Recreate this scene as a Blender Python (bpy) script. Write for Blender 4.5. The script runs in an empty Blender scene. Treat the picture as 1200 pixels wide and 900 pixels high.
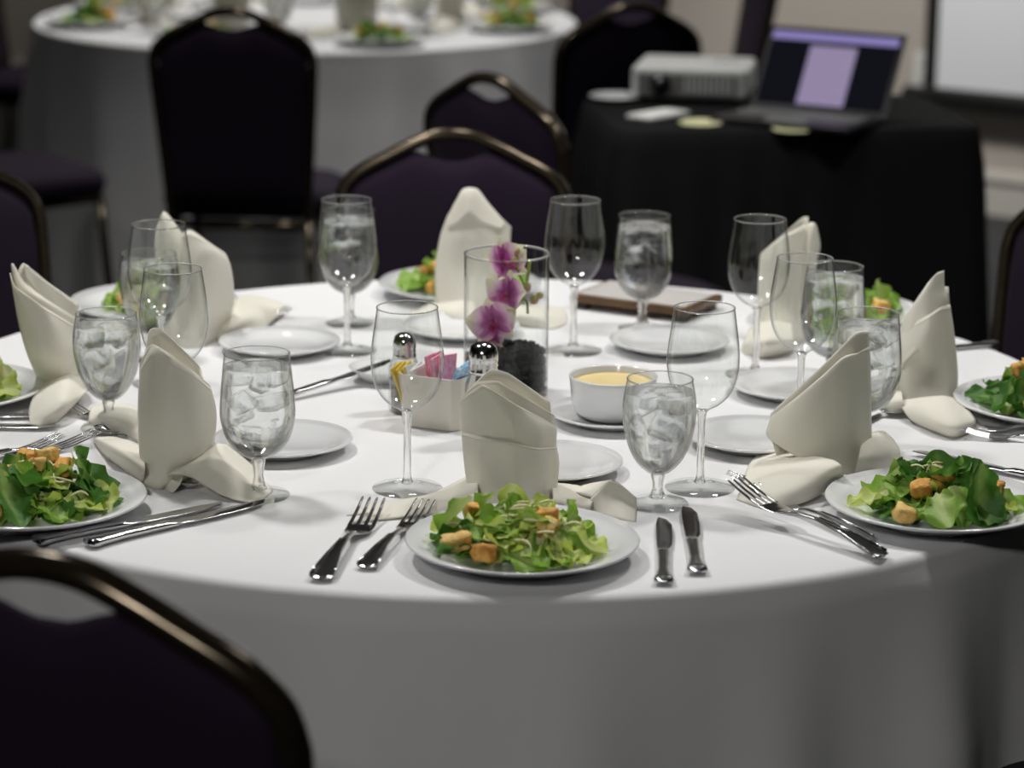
import bpy, bmesh, math, random
from math import sin, cos, pi, radians as R
from mathutils import Vector, Matrix, noise

SC = bpy.context.scene
COL = SC.collection

# ------------------------------------------------------------------ camera
cam_d = bpy.data.cameras.new('camera')
cam = bpy.data.objects.new('camera', cam_d); COL.objects.link(cam)
cam_d.sensor_width = 36.0
cam_d.lens = 92.95
cam_d.clip_start = 0.05
CAM_Z, PITCH, ROLL = 1.6054, R(14.2837), R(0.5237)
cam.location = (0, 0, CAM_Z)
cam.rotation_euler = (Matrix.Rotation(pi/2 - PITCH, 3, 'X') @ Matrix.Rotation(ROLL, 3, 'Z')).to_euler()
cam_d.dof.use_dof = True
cam_d.dof.focus_distance = 2.97
cam_d.dof.aperture_fstop = 4.1
SC.camera = cam

# ------------------------------------------------------------------ world, exposure
w = bpy.data.worlds.new('world'); SC.world = w; w.use_nodes = True
w.node_tree.nodes['Background'].inputs[0].default_value = (0.9, 0.95, 1.0, 1)
w.node_tree.nodes['Background'].inputs[1].default_value = 0.0
vs = SC.view_settings
vs.view_transform = 'Standard'; vs.look = 'None'; vs.gamma = 1.0; vs.use_curve_mapping = False
vs.exposure = 0.0
SC.cycles.use_denoising = True
SC.cycles.sample_clamp_indirect = 6.0
SC.cycles.max_bounces = 14
SC.cycles.transparent_max_bounces = 24
SC.cycles.transmission_bounces = 12

# ------------------------------------------------------------------ downlights of the room, plus added fill spots
CEIL = 3.0
def downlight_or_fill(x, y, watt, rad=0.15, cone=100, blend=0.6, col=(1.0, 0.98, 0.95), aim=None):
    d = bpy.data.lights.new('downlight_or_fill', 'SPOT')
    d.energy = watt; d.shadow_soft_size = rad; d.color = col
    d.spot_size = R(cone); d.spot_blend = blend
    o = bpy.data.objects.new('downlight_or_fill', d); COL.objects.link(o)
    o.location = (x, y, CEIL - 0.12)
    if aim:
        v = Vector(aim) - o.location
        o.rotation_euler = v.to_track_quat('-Z', 'Y').to_euler()
    return o
T1 = (-0.026, 3.227); T2 = (-0.587, 7.468)
downlight_or_fill(-0.95, 3.65, 112, cone=100, blend=.35)
downlight_or_fill(1.05, 3.60, 90, cone=100, blend=.35)
downlight_or_fill(0.05, 4.05, 46, cone=85, blend=.35)
downlight_or_fill(-1.0, -0.6, 116, cone=44, blend=.8, aim=(.10, 2.75, .75))  # unseen fill added to lift the napkin fronts and near cloth drop
downlight_or_fill(-0.85, 7.75, 84, cone=80, blend=.4)
downlight_or_fill(-0.25, 7.70, 84, cone=80, blend=.4)
downlight_or_fill(-0.65, 5.25, 75, cone=78, blend=.5)  # fill added for the front drop of the far cloth
downlight_or_fill(0.50, 6.15, 75, cone=58, blend=.5)  # spot added to brighten the projector top
for s_, w_ in ((-3.1, 235), (-5.0, 150), (-8.2, 60)):      # unseen spots added to brighten the back wall
    x_, y_ = s_*cos(R(35))+6.65*sin(R(35)), -s_*sin(R(35))+6.65*cos(R(35))
    downlight_or_fill(x_, y_, w_, cone=80, blend=.5, aim=(x_+1.3*sin(R(35)), y_+1.3*cos(R(35)), .75))
downlight_or_fill(-2.6, 5.6, 10, cone=100, blend=.4)

# ------------------------------------------------------------------ helpers
MATS = {}
def nm(name):
    m = bpy.data.materials.new(name); m.use_nodes = True
    MATS[name] = m
    return m, m.node_tree.nodes, m.node_tree.links
def pbr(name, col, rough=0.5, metal=0.0, spec=0.5, var=None, vscale=30, bump=0, bscale=200, sheen=0, coat=0, sss=0):
    m, N, L = nm(name); b = N['Principled BSDF']
    b.inputs['Base Color'].default_value = (*col, 1); b.inputs['Roughness'].default_value = rough
    b.inputs['Metallic'].default_value = metal; b.inputs['Specular IOR Level'].default_value = spec
    b.inputs['Sheen Weight'].default_value = sheen; b.inputs['Coat Weight'].default_value = coat
    if sss:
        b.inputs['Subsurface Weight'].default_value = sss; b.inputs['Subsurface Radius'].default_value = (.01, .008, .006)
    tc = N.new('ShaderNodeTexCoord')
    if var:
        n = N.new('ShaderNodeTexNoise'); n.inputs['Scale'].default_value = vscale; n.inputs['Detail'].default_value = 4
        L.new(tc.outputs['Object'], n.inputs['Vector'])
        r = N.new('ShaderNodeValToRGB'); r.color_ramp.elements[0].position = .35; r.color_ramp.elements[1].position = .65
        r.color_ramp.elements[0].color = (*col, 1); r.color_ramp.elements[1].color = (*var, 1)
        L.new(n.outputs['Fac'], r.inputs['Fac']); L.new(r.outputs['Color'], b.inputs['Base Color'])
    if bump:
        n2 = N.new('ShaderNodeTexNoise'); n2.inputs['Scale'].default_value = bscale; n2.inputs['Detail'].default_value = 3
        L.new(tc.outputs['Object'], n2.inputs['Vector'])
        bp = N.new('ShaderNodeBump'); bp.inputs['Strength'].default_value = bump; bp.inputs['Distance'].default_value = .002
        L.new(n2.outputs['Fac'], bp.inputs['Height']); L.new(bp.outputs['Normal'], b.inputs['Normal'])
    return m
def fabric(name, col, weave=900, bump=.25, crease=.0, sheen=.1, rough=.85):
    m = pbr(name, col, rough, spec=.2, sheen=sheen); N, L = m.node_tree.nodes, m.node_tree.links; b = N['Principled BSDF']
    tc = N.new('ShaderNodeTexCoord')
    w1 = N.new('ShaderNodeTexWave'); w1.inputs['Scale'].default_value = weave; w1.bands_direction = 'X'
    w2 = N.new('ShaderNodeTexWave'); w2.inputs['Scale'].default_value = weave; w2.bands_direction = 'Y'
    ad = N.new('ShaderNodeMath'); ad.operation = 'ADD'
    for q in (w1, w2): L.new(tc.outputs['Object'], q.inputs['Vector'])
    L.new(w1.outputs['Fac'], ad.inputs[0]); L.new(w2.outputs['Fac'], ad.inputs[1])
    bp = N.new('ShaderNodeBump'); bp.inputs['Strength'].default_value = bump; bp.inputs['Distance'].default_value = .0003
    L.new(ad.outputs[0], bp.inputs['Height'])
    nz = N.new('ShaderNodeTexNoise'); nz.inputs['Scale'].default_value = 9; nz.inputs['Detail'].default_value = 3
    L.new(tc.outputs['Object'], nz.inputs['Vector'])
    bp2 = N.new('ShaderNodeBump'); bp2.inputs['Strength'].default_value = crease; bp2.inputs['Distance'].default_value = .01
    L.new(nz.outputs['Fac'], bp2.inputs['Height']); L.new(bp.outputs['Normal'], bp2.inputs['Normal'])
    L.new(bp2.outputs['Normal'], b.inputs['Normal'])
    return m
def thin_glass(name, tint=(.975, .985, .98), boost=3.0, edge=(.06, .065, .065), mid=.84):
    m, N, L = nm(name); N.remove(N['Principled BSDF']); out = N['Material Output']
    t = N.new('ShaderNodeBsdfTransparent')
    # dark outline painted in by view angle, in place of refraction
    lw2 = N.new('ShaderNodeLayerWeight'); lw2.inputs['Blend'].default_value = .5
    rp = N.new('ShaderNodeValToRGB'); rp.color_ramp.elements[0].position = .50; rp.color_ramp.elements[0].color = (*tint, 1)
    rp.color_ramp.elements[1].position = .93; rp.color_ramp.elements[1].color = (*edge, 1)
    k = rp.color_ramp.elements.new(.68); k.color = tuple(c*mid for c in tint)+(1,)
    L.new(lw2.outputs['Facing'], rp.inputs[0]); L.new(rp.outputs[0], t.inputs[0])
    g = N.new('ShaderNodeBsdfGlossy'); g.inputs['Roughness'].default_value = 0.01; g.inputs['Color'].default_value = (1, 1, 1, 1)
    # Schlick reflectance of a thin pane, the same from both sides
    lw = N.new('ShaderNodeLayerWeight'); lw.inputs['Blend'].default_value = .5
    pw = N.new('ShaderNodeMath'); pw.operation = 'POWER'; pw.inputs[1].default_value = 4.2
    mu = N.new('ShaderNodeMath'); mu.operation = 'MULTIPLY_ADD'; mu.inputs[1].default_value = .75; mu.inputs[2].default_value = .022*boost; mu.use_clamp = True
    mx = N.new('ShaderNodeMixShader')
    L.new(lw.outputs['Facing'], pw.inputs[0]); L.new(pw.outputs[0], mu.inputs[0])
    L.new(mu.outputs[0], mx.inputs[0]); L.new(t.outputs[0], mx.inputs[1]); L.new(g.outputs[0], mx.inputs[2])
    L.new(mx.outputs[0], out.inputs['Surface'])
    return m
def solid_glass(name, col=(1, 1, 1), ior=1.5, rough=0.0, clear=.3, bump=0, bscale=60):
    m, N, L = nm(name); N.remove(N['Principled BSDF']); out = N['Material Output']
    g = N.new('ShaderNodeBsdfGlass'); g.inputs['IOR'].default_value = ior; g.inputs['Roughness'].default_value = rough; g.inputs['Color'].default_value = (*col, 1)
    t = N.new('ShaderNodeBsdfTransparent'); t.inputs[0].default_value = (.985, .99, .99, 1)
    mx = N.new('ShaderNodeMixShader'); mx.inputs[0].default_value = clear
    L.new(g.outputs[0], mx.inputs[1]); L.new(t.outputs[0], mx.inputs[2]); L.new(mx.outputs[0], out.inputs['Surface'])
    if bump:
        tc = N.new('ShaderNodeTexCoord'); n2 = N.new('ShaderNodeTexNoise'); n2.inputs['Scale'].default_value = bscale; n2.inputs['Detail'].default_value = 3
        n2.inputs['Distortion'].default_value = 1.5
        L.new(tc.outputs['Object'], n2.inputs['Vector'])
        bp = N.new('ShaderNodeBump'); bp.inputs['Strength'].default_value = bump; bp.inputs['Distance'].default_value = .004
        L.new(n2.outputs['Fac'], bp.inputs['Height']); L.new(bp.outputs['Normal'], g.inputs['Normal'])
    return m
def emis(name, col, s):
    m, N, L = nm(name); N.remove(N['Principled BSDF'])
    e = N.new('ShaderNodeEmission'); e.inputs[0].default_value = (*col, 1); e.inputs[1].default_value = s
    L.new(e.outputs[0], N['Material Output'].inputs['Surface'])
    return m
def leaf_mat(name, edge, rib, mid=.35):
    m, N, L = nm(name); b = N['Principled BSDF']; out = N['Material Output']
    uv = N.new('ShaderNodeUVMap'); sp = N.new('ShaderNodeSeparateXYZ'); L.new(uv.outputs[0], sp.inputs[0])
    a = N.new('ShaderNodeMath'); a.operation = 'SUBTRACT'; a.inputs[1].default_value = .5; L.new(sp.outputs[0], a.inputs[0])
    c = N.new('ShaderNodeMath'); c.operation = 'ABSOLUTE'; L.new(a.outputs[0], c.inputs[0])
    v2 = N.new('ShaderNodeMath'); v2.operation = 'MULTIPLY_ADD'; v2.inputs[1].default_value = .30; L.new(sp.outputs[1], v2.inputs[0]); L.new(c.outputs[0], v2.inputs[2])
    tc = N.new('ShaderNodeTexCoord'); nz = N.new('ShaderNodeTexNoise'); nz.inputs['Scale'].default_value = 90; nz.inputs['Detail'].default_value = 5
    L.new(tc.outputs['Object'], nz.inputs['Vector'])
    v3 = N.new('ShaderNodeMath'); v3.operation = 'MULTIPLY_ADD'; v3.inputs[1].default_value = .35; L.new(nz.outputs['Fac'], v3.inputs[0]); L.new(v2.outputs[0], v3.inputs[2])
    r = N.new('ShaderNodeValToRGB'); e = r.color_ramp.elements
    e[0].position = .2; e[0].color = (*rib, 1); e[1].position = mid + .35; e[1].color = (*edge, 1)
    L.new(v3.outputs[0], r.inputs[0]); L.new(r.outputs[0], b.inputs['Base Color'])
    b.inputs['Roughness'].default_value = .5
    tl = N.new('ShaderNodeBsdfTranslucent'); L.new(r.outputs[0], tl.inputs[0])
    mx = N.new('ShaderNodeMixShader'); mx.inputs[0].default_value = .36
    bp = N.new('ShaderNodeBump'); bp.inputs['Strength'].default_value = .6; bp.inputs['Distance'].default_value = .002
    L.new(nz.outputs['Fac'], bp.inputs['Height']); L.new(bp.outputs['Normal'], b.inputs['Normal'])
    L.new(b.outputs[0], mx.inputs[1]); L.new(tl.outputs[0], mx.inputs[2]); L.new(mx.outputs[0], out.inputs['Surface'])
    return m

M = dict(
 cloth=fabric('white_tablecloth_cotton', (.80, .80, .81), crease=.10),
 napkin=fabric('ivory_napkin_cotton', (.92, .895, .79), weave=1300, bump=.35, crease=.22),
 black_cloth=fabric('black_polyester', (.0030, .0030, .0034), sheen=0),
 purple=fabric('dark_purple_upholstery', (.012, .006, .017), weave=500, sheen=.02),
 bronze=pbr('bronze_frame_paint', (.060, .047, .032), .18, metal=.8, var=(.072, .057, .039), vscale=60),
 china=pbr('white_glazed_china', (.80, .81, .82), .12, coat=.6),
 chrome=pbr('polished_steel', (.62, .62, .63), .14, metal=1, bump=.04, bscale=500),
 crouton=pbr('toasted_crouton', (.74, .42, .10), .75, var=(.55, .22, .035), vscale=110, bump=.9, bscale=260),
 crouton_pale=pbr('pale_crouton', (.82, .60, .22), .75, var=(.68, .38, .08), vscale=90, bump=.9, bscale=260),
 cheese=pbr('shredded_cheese', (.80, .74, .46), .5, sss=.2),
 leaf_dark=leaf_mat('dark_romaine', (.075, .22, .028), (.38, .56, .15), .2),
 leaf_mid=leaf_mat('green_romaine', (.27, .48, .06), (.66, .76, .32)),
 leaf_pale=leaf_mat('pale_romaine_heart', (.56, .68, .13), (.85, .86, .56), .45),
 bowl=thin_glass('thin_clear_glass'),
 vase_glass=thin_glass('clear_vase_glass', (.965, .975, .97), boost=1.6),
 stem=solid_glass('clear_stem_glass', clear=.30),
 foot=thin_glass('clear_foot_glass', (.988, .992, .99), 2.6, (.50, .52, .51), .975),
 water=solid_glass('cold_water', (1, 1, 1), 1.33, 0, .34, .05, 38),
 ice=solid_glass('cracked_ice', (.99, .995, 1), 1.12, 0, .45),
 stone=pbr('black_pebble', (.003, .003, .0035), .6, spec=.18, bump=.6, bscale=90),
 soup=pbr('pale_yellow_dressing', (.80, .66, .34), .35, var=(.77, .61, .28), vscale=40, sss=.1),
 brown=pbr('brown_wood', (.13, .065, .022), .4, var=(.09, .042, .014), vscale=25),
 gloss_glare=pbr('glare_pale_laminate', (.58, .58, .58), .12, coat=.8),  # glare put into the base colour of a dark glossy panel
 cream=pbr('cream_porcelain', (.70, .66, .58), .3, coat=.3),
 p_yellow=pbr('yellow_paper', (.72, .52, .05), .6), p_pink=pbr('pink_paper', (.85, .20, .38), .6, var=(.85, .55, .62), vscale=120),
 p_blue=pbr('blue_paper', (.18, .42, .70), .6, var=(.55, .70, .80), vscale=120), p_white=pbr('white_paper', (.82, .82, .80), .6),
 salt=pbr('white_salt', (.80, .79, .75), .8), pepper=pbr('ground_pepper', (.10, .08, .055), .9, var=(.22, .19, .15), vscale=400),
 plastic_white=pbr('white_plastic', (.66, .67, .66), .4), plastic_grey=pbr('grey_plastic', (.18, .18, .18), .5), plastic_dark=pbr('dark_plastic', (.004, .004, .005), .4),
 lens=pbr('projector_lens_glass', (.01, .01, .015), .05, coat=1), butter=pbr('butter', (.80, .62, .16), .45, sss=.2),
 wall=pbr('warm_grey_wall_paint', (.42, .38, .335), .85, bump=.15, bscale=120), trim=pbr('cream_trim_paint', (.55, .53, .48), .5),
 ceiling=pbr('grey_ceiling_tile', (.14, .14, .14), .9, bump=.3, bscale=80),
 carpet=pbr('charcoal_carpet', (.012, .012, .014), .95, var=(.024, .024, .024), vscale=14, bump=.8, bscale=300),
 screen=pbr('white_projection_vinyl', (.74, .76, .78), .8), black=pbr('black_border', (.006, .006, .006), .5),
 scr_dark=emis('screen_black', (.010, .010, .016), .6), scr_bar=emis('screen_violet_bar', (.33, .28, .62), .75), scr_page=emis('screen_lilac_page', (.40, .33, .52), .72),
 scr_line=emis('screen_page_lines', (.32, .25, .42), .75),
 disc=pbr('pale_green_matte', (.62, .66, .36), .6, var=(.72, .66, .42), vscale=30),
 stem_green=pbr('orchid_stem_green', (.28, .36, .06), .5), bud=pbr('orchid_bud', (.33, .38, .07), .5, var=(.40, .16, .16), vscale=80),
 ochid_lip=pbr('magenta_lip', (.35, .02, .14), .45),
)
def petal_mat():
    m, N, L = nm('orchid_petal'); b = N['Principled BSDF']; out = N['Material Output']
    uv = N.new('ShaderNodeUVMap'); sp = N.new('ShaderNodeSeparateXYZ'); L.new(uv.outputs[0], sp.inputs[0])
    tc = N.new('ShaderNodeTexCoord'); nz = N.new('ShaderNodeTexNoise'); nz.inputs['Scale'].default_value = 70
    L.new(tc.outputs['Object'], nz.inputs['Vector'])
    a = N.new('ShaderNodeMath'); a.operation = 'MULTIPLY_ADD'; a.inputs[1].default_value = .35; L.new(nz.outputs['Fac'], a.inputs[0]); L.new(sp.outputs[1], a.inputs[2])
    r = N.new('ShaderNodeValToRGB'); e = r.color_ramp.elements
    e[0].position = .15; e[0].color = (.42, .04, .30, 1); e[1].position = 1.0; e[1].color = (.86, .85, .62, 1)
    k = e.new(.50); k.color = (.60, .17, .48, 1); k = e.new(.74); k.color = (.84, .58, .74, 1)
    L.new(a.outputs[0], r.inputs[0]); L.new(r.outputs[0], b.inputs['Base Color']); b.inputs['Roughness'].default_value = .5
    tl = N.new('ShaderNodeBsdfTranslucent'); L.new(r.outputs[0], tl.inputs[0])
    mx = N.new('ShaderNodeMixShader'); mx.inputs[0].default_value = .35
    L.new(b.outputs[0], mx.inputs[1]); L.new(tl.outputs[0], mx.inputs[2]); L.new(mx.outputs[0], out.inputs['Surface'])
    return m
M['petal'] = petal_mat()
def hem(m):
    N, L = m.node_tree.nodes, m.node_tree.links; b = N['Principled BSDF']; old = b.inputs['Normal'].links[0].from_socket
    uv = N.new('ShaderNodeUVMap'); sp = N.new('ShaderNodeSeparateXYZ'); L.new(uv.outputs[0], sp.inputs[0])
    r = N.new('ShaderNodeValToRGB'); e = r.color_ramp.elements; e[0].position = .925; e[0].color = (0, 0, 0, 1); e[1].position = .955; e[1].color = (1, 1, 1, 1)
    k = e.new(.94); k.color = (0, 0, 0, 1)
    L.new(sp.outputs[1], r.inputs[0]); bp = N.new('ShaderNodeBump'); bp.inputs['Strength'].default_value = .7; bp.inputs['Distance'].default_value = .0012
    L.new(r.outputs[0], bp.inputs['Height']); L.new(old, bp.inputs['Normal']); L.new(bp.outputs['Normal'], b.inputs['Normal'])
hem(M['napkin'])
def see_through(m, col, k):
    N, L = m.node_tree.nodes, m.node_tree.links; b = N['Principled BSDF']
    t = N.new('ShaderNodeBsdfTranslucent'); t.inputs[0].default_value = (*col, 1); mx = N.new('ShaderNodeMixShader'); mx.inputs[0].default_value = k
    L.new(b.outputs[0], mx.inputs[1]); L.new(t.outputs[0], mx.inputs[2]); L.new(mx.outputs[0], N['Material Output'].inputs['Surface'])
see_through(M['napkin'], (.92, .87, .66), .12)

def mesh(name, verts, faces, mat=None, smooth=True, uvs=None):
    me = bpy.data.meshes.new(name); me.from_pydata(verts, [], faces)
    if uvs:
        ul = me.uv_layers.new(name='UVMap')
        for l in me.loops: ul.data[l.index].uv = uvs[l.vertex_index]
    if smooth: me.polygons.foreach_set('use_smooth', [True]*len(me.polygons))
    if mat: me.materials.append(mat)
    me.update()
    return me
def obj(name, me, parent=None, loc=(0, 0, 0), rot=(0, 0, 0), scale=(1, 1, 1)):
    o = bpy.data.objects.new(name, me); COL.objects.link(o)
    o.location = loc; o.rotation_euler = rot; o.scale = scale
    if parent: o.parent = parent
    return o
def tag(o, label, cat, group=None):
    o['label'] = label; o['category'] = cat
    if group: o['group'] = group
    return o
def thing(name, label, cat, loc=(0, 0, 0), rz=0, group=None):
    return tag(obj(name, None, None, loc, (0, 0, rz)), label, cat, group)
def struct(o): o['kind'] = 'structure'; return o
def copy_tree(root, loc, rz, label, group=None):
    r = root.copy(); COL.objects.link(r); r.location = loc; r.rotation_euler = (0, 0, rz); r['label'] = label
    if group: r['group'] = group
    for ch in list(root.children):
        c = ch.copy(); COL.objects.link(c); c.parent = r
        for g in ch.children:
            d = g.copy(); COL.objects.link(d); d.parent = c
    return r
class MB:
    def __init__(s): s.v = []; s.f = []
    def add(s, vs, fs):
        n = len(s.v); s.v += [tuple(q) for q in vs]; s.f += [tuple(i+n for i in q) for q in fs]
    def box(s, x0, x1, y0, y1, z0, z1, mat=None):
        vs = [Vector((x, y, z)) for x in (x0, x1) for y in (y0, y1) for z in (z0, z1)]
        if mat: vs = [mat @ q for q in vs]
        s.add(vs, [(0, 1, 3, 2), (4, 6, 7, 5), (0, 4, 5, 1), (2, 3, 7, 6), (0, 2, 6, 4), (1, 5, 7, 3)])
    def tube(s, pts, r, n=10, cap=True, flat=1.0):
        pts = [Vector(q) for q in pts]; rings = []; up = None
        for i, p in enumerate(pts):
            t = (pts[min(i+1, len(pts)-1)] - pts[max(i-1, 0)]).normalized()
            if up is None:
                up = Vector((0, 1, 0)) if abs(t.y) < .8 else Vector((1, 0, 0))
            a = (up - t*up.dot(t)).normalized(); b = t.cross(a); up = a
            rr = r[i] if isinstance(r, (list, tuple)) else r
            rings.append([p + a*cos(2*pi*k/n)*rr*flat + b*sin(2*pi*k/n)*rr for k in range(n)])
        vs = [q for rg in rings for q in rg]; fs = []
        for i in range(len(pts)-1):
            for k in range(n):
                fs.append((i*n+k, i*n+(k+1) % n, (i+1)*n+(k+1) % n, (i+1)*n+k))
        if cap: fs += [tuple(range(n))[::-1], tuple((len(pts)-1)*n+k for k in range(n))]
        s.add(vs, fs)
    def lathe(s, prof, n=40, cx=0, cy=0, capend=False):
        vs = []; fs = []
        for r, z in prof:
            for k in range(n): vs.append((cx+r*cos(2*pi*k/n), cy+r*sin(2*pi*k/n), z))
        for i in range(len(prof)-1):
            for k in range(n): fs.append((i*n+k, i*n+(k+1) % n, (i+1)*n+(k+1) % n, (i+1)*n+k))
        if prof[0][0] < .0005 or capend: fs.append(tuple(range(n))[::-1])
        if prof[-1][0] < .0005 or capend: fs.append(tuple((len(prof)-1)*n+k for k in range(n)))
        s.add(vs, fs)
    def me(s, name, mat, smooth=True): return mesh(name, s.v, s.f, mat, smooth)
def lathe(name, prof, mat, n=40, capend=False):
    b = MB(); b.lathe(prof, n, capend=capend); return b.me(name, mat)
def cr(P, t):
    """Catmull-Rom through the points P, t in 0..1"""
    n = len(P)-1
    if n == 0: return Vector(P[0])
    x = min(max(t, 0), 1)*n; i = min(int(x), n-1); u = x-i
    p0 = Vector(P[max(i-1, 0)]); p1 = Vector(P[i]); p2 = Vector(P[i+1]); p3 = Vector(P[min(i+2, n)])
    if i == 0: p0 = p1*2-p2
    if i+2 > n: p3 = p2*2-p1
    return .5*((2*p1)+(p2-p0)*u+(2*p0-5*p1+4*p2-p3)*u*u+(3*p1-p0-3*p2+p3)*u**3)
def lerp_pts(P, t):
    n = len(P)-1; x = min(max(t, 0), 1)*n; i = min(int(x), n-1); return Vector(P[i]).lerp(Vector(P[i+1]), x-i)
def loft(rows, nu=20, nv=16, sharp_top=False):
    """surface through rows of points"""
    cols = []
    for j, rw in enumerate(rows):
        last = sharp_top and j == len(rows)-1
        cols.append([(lerp_pts(rw, k/nu)*.6 + cr(rw, k/nu)*.4) if last else cr(rw, k/nu) for k in range(nu+1)])
    vs = []; fs = []
    for j in range(nv+1):
        for k in range(nu+1):
            vs.append(cr([c[k] for c in cols], j/nv))
    for j in range(nv):
        for k in range(nu):
            a = j*(nu+1)+k; fs.append((a, a+1, a+nu+2, a+nu+1))
    return vs, fs
def solidify(o, t, off=0):
    m = o.modifiers.new('thickness', 'SOLIDIFY'); m.thickness = t; m.offset = off; return o
def bevel(o, wd, seg=2):
    m = o.modifiers.new('bevel', 'BEVEL'); m.width = wd; m.segments = seg; m.limit_method = 'ANGLE'; return o
# ------------------------------------------------------------------ room shell (turned 35 degrees to the camera)
TH = R(35); E1 = Vector((cos(TH), -sin(TH), 0)); E2 = Vector((sin(TH), cos(TH), 0))
WALL_D = 7.996
def room(s, d, z=0): return E1*s + E2*d + Vector((0, 0, z))
RM = Matrix(((E1.x, E2.x, 0), (E1.y, E2.y, 0), (0, 0, 1)))
def rbox(name, s0, s1, d0, d1, z0, z1, mat):
    b = MB(); b.box(s0, s1, d0, d1, z0, z1, RM.to_4x4()); return struct(obj(name, b.me(name, mat, False)))
S0, S1, D0 = -9.6, 3.2, -3.0
rbox('floor', S0-.2, S1+.2, D0-.2, WALL_D+.2, -.1, 0, M['carpet'])
rbox('ceiling', S0-.2, S1+.2, D0-.2, WALL_D+.2, CEIL, CEIL+.1, M['ceiling'])
rbox('wall_back', S0, S1, WALL_D, WALL_D+.15, 0, CEIL, M['wall'])
rbox('wall_left', S0-.15, S0, D0, WALL_D+.15, 0, CEIL, M['wall'])
rbox('wall_right', S1, S1+.15, D0, WALL_D+.15, 0, CEIL, M['wall'])
rbox('wall_front', S0, S1, D0-.15, D0, 0, CEIL, M['wall'])
def base(name, s0, s1):
    b = MB(); m4 = RM.to_4x4()
    b.box(s0, s1, WALL_D-.018, WALL_D, 0, .115, m4); b.box(s0, s1, WALL_D-.026, WALL_D, .115, .128, m4); b.box(s0, s1, WALL_D-.014, WALL_D, .128, .148, m4)
    return struct(obj(name, b.me(name, M['trim'], False)))
base('baseboard_back', S0, S1)

# ------------------------------------------------------------------ projection screen on the back wall
ps = thing('projection_screen', 'white projection screen with black border and black bottom bar on the wall', 'screen', room(-2.85, WALL_D-.037, .34), -TH)
b = MB(); b.box(-1.04, 1.04, -.002, .002, .07, 1.62); obj('screen_fabric', b.me('screen_fabric', M['screen'], False), ps)
for s in (-1, 1):
    b = MB(); b.box(s*1.04-.022, s*1.04+.022, -.004, .004, .07, 1.62); obj('side_border', b.me('side_border', M['black'], False), ps)
b = MB(); b.tube([(-1.13, 0, .034), (1.13, 0, .034)], .034, 14); obj('bottom_bar', b.me('bottom_bar', M['black']), ps)
b = MB(); b.box(-1.13, 1.13, -.07, .035, 1.62, 1.74); obj('roller_case', b.me('roller_case', M['black'], False), ps)
wp = tag(obj('wall_outlet', None, None, room(-3.93, WALL_D, .46), (0, 0, -TH)), 'small white wall plate beside the projection screen corner', 'wall plate')
b = MB(); b.box(-.035, .035, -.008, 0, -.055, .055); obj('cover_plate', b.me('cover_plate', M['plastic_white'], False), wp)
for z in (-.025, .025):
    b = MB(); b.box(-.016, .016, -.011, -.008, z-.014, z+.014); obj('socket', b.me('socket', M['trim'], False), wp)

# ------------------------------------------------------------------ tablecloths
TR = .762
def cloth_mesh(name, drop, seed, amp, nth=480, rr=.012, nf=13, flat_from=.0):
    rnd = random.Random(seed); ph = [rnd.uniform(0, 6.28) for _ in range(6)]
    rings = []
    for i in range(1, 15): rings.append((TR-rr)*(i/14)**.8)
    vs = [(0, 0, .76)]; fs = []
    def fold(th):
        f = .5+.5*sin(nf*th+1.5*sin(3*th+ph[0])+ph[1])
        f2 = .5+.5*sin((nf//2)*th+1.4*sin(4*th+ph[2])+ph[3])
        return (.45*f**1.5+.55*f2**1.3)
    rows = []
    for r in rings: rows.append([(r*cos(2*pi*k/nth), r*sin(2*pi*k/nth), .76) for k in range(nth)])
    for a in (18, 36, 54, 72, 90):
        rows.append([((TR-rr+rr*sin(R(a)))*cos(2*pi*k/nth), (TR-rr+rr*sin(R(a)))*sin(2*pi*k/nth), .76-rr+rr*cos(R(a))) for k in range(nth)])
    nd = 22
    for j in range(1, nd+1):
        t = j/nd; z = .76-rr-t*(drop-rr); row = []
        dd = t*(drop-rr)
        for k in range(nth):
            th = 2*pi*k/nth
            a = amp*min(1, (dd/.20))**.7*(0.6+.4*t)
            r = TR+.004+a*fold(th)*1.0+dd*.03
            row.append((r*cos(th), r*sin(th), z))
        rows.append(row)
    for k in range(nth): fs.append((0, 1+k, 1+(k+1) % nth))
    for rw in rows: vs += rw
    for i in range(len(rows)-1):
        for k in range(nth):
            a = 1+i*nth+k; c = 1+i*nth+(k+1) % nth
            fs.append((a, a+nth, c+nth, c))
    return mesh(name, vs, fs, M['cloth'])
tc1 = tag(obj('tablecloth', cloth_mesh('tablecloth', .265, 4, .040, nf=25), None, (T1[0], T1[1], 0)), 'large white cloth draped over the nearest round table, in sharp focus', 'tablecloth')
tc2 = tag(obj('tablecloth', cloth_mesh('tablecloth', .735, 11, .060, nf=21), None, (T2[0], T2[1], 0)), 'white floor-length cloth over the blurred round table far behind', 'tablecloth')
tb = thing('banquet_table', 'round banquet table under the nearest white cloth', 'table', (T1[0], T1[1], 0))
b = MB(); b.lathe([(0, .735), (.75, .735), (.752, .745), (.75, .757), (0, .757)], 64); obj('tabletop', b.me('tabletop', M['brown']), tb)
for sx in (-1, 1):
    for sy in (-1, 1):
        b = MB(); b.tube([(sx*.30, sy*.28, .735), (sx*.32, sy*.30, 0)], .014, 8); obj('leg', b.me('leg', M['plastic_grey']), tb)

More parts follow.
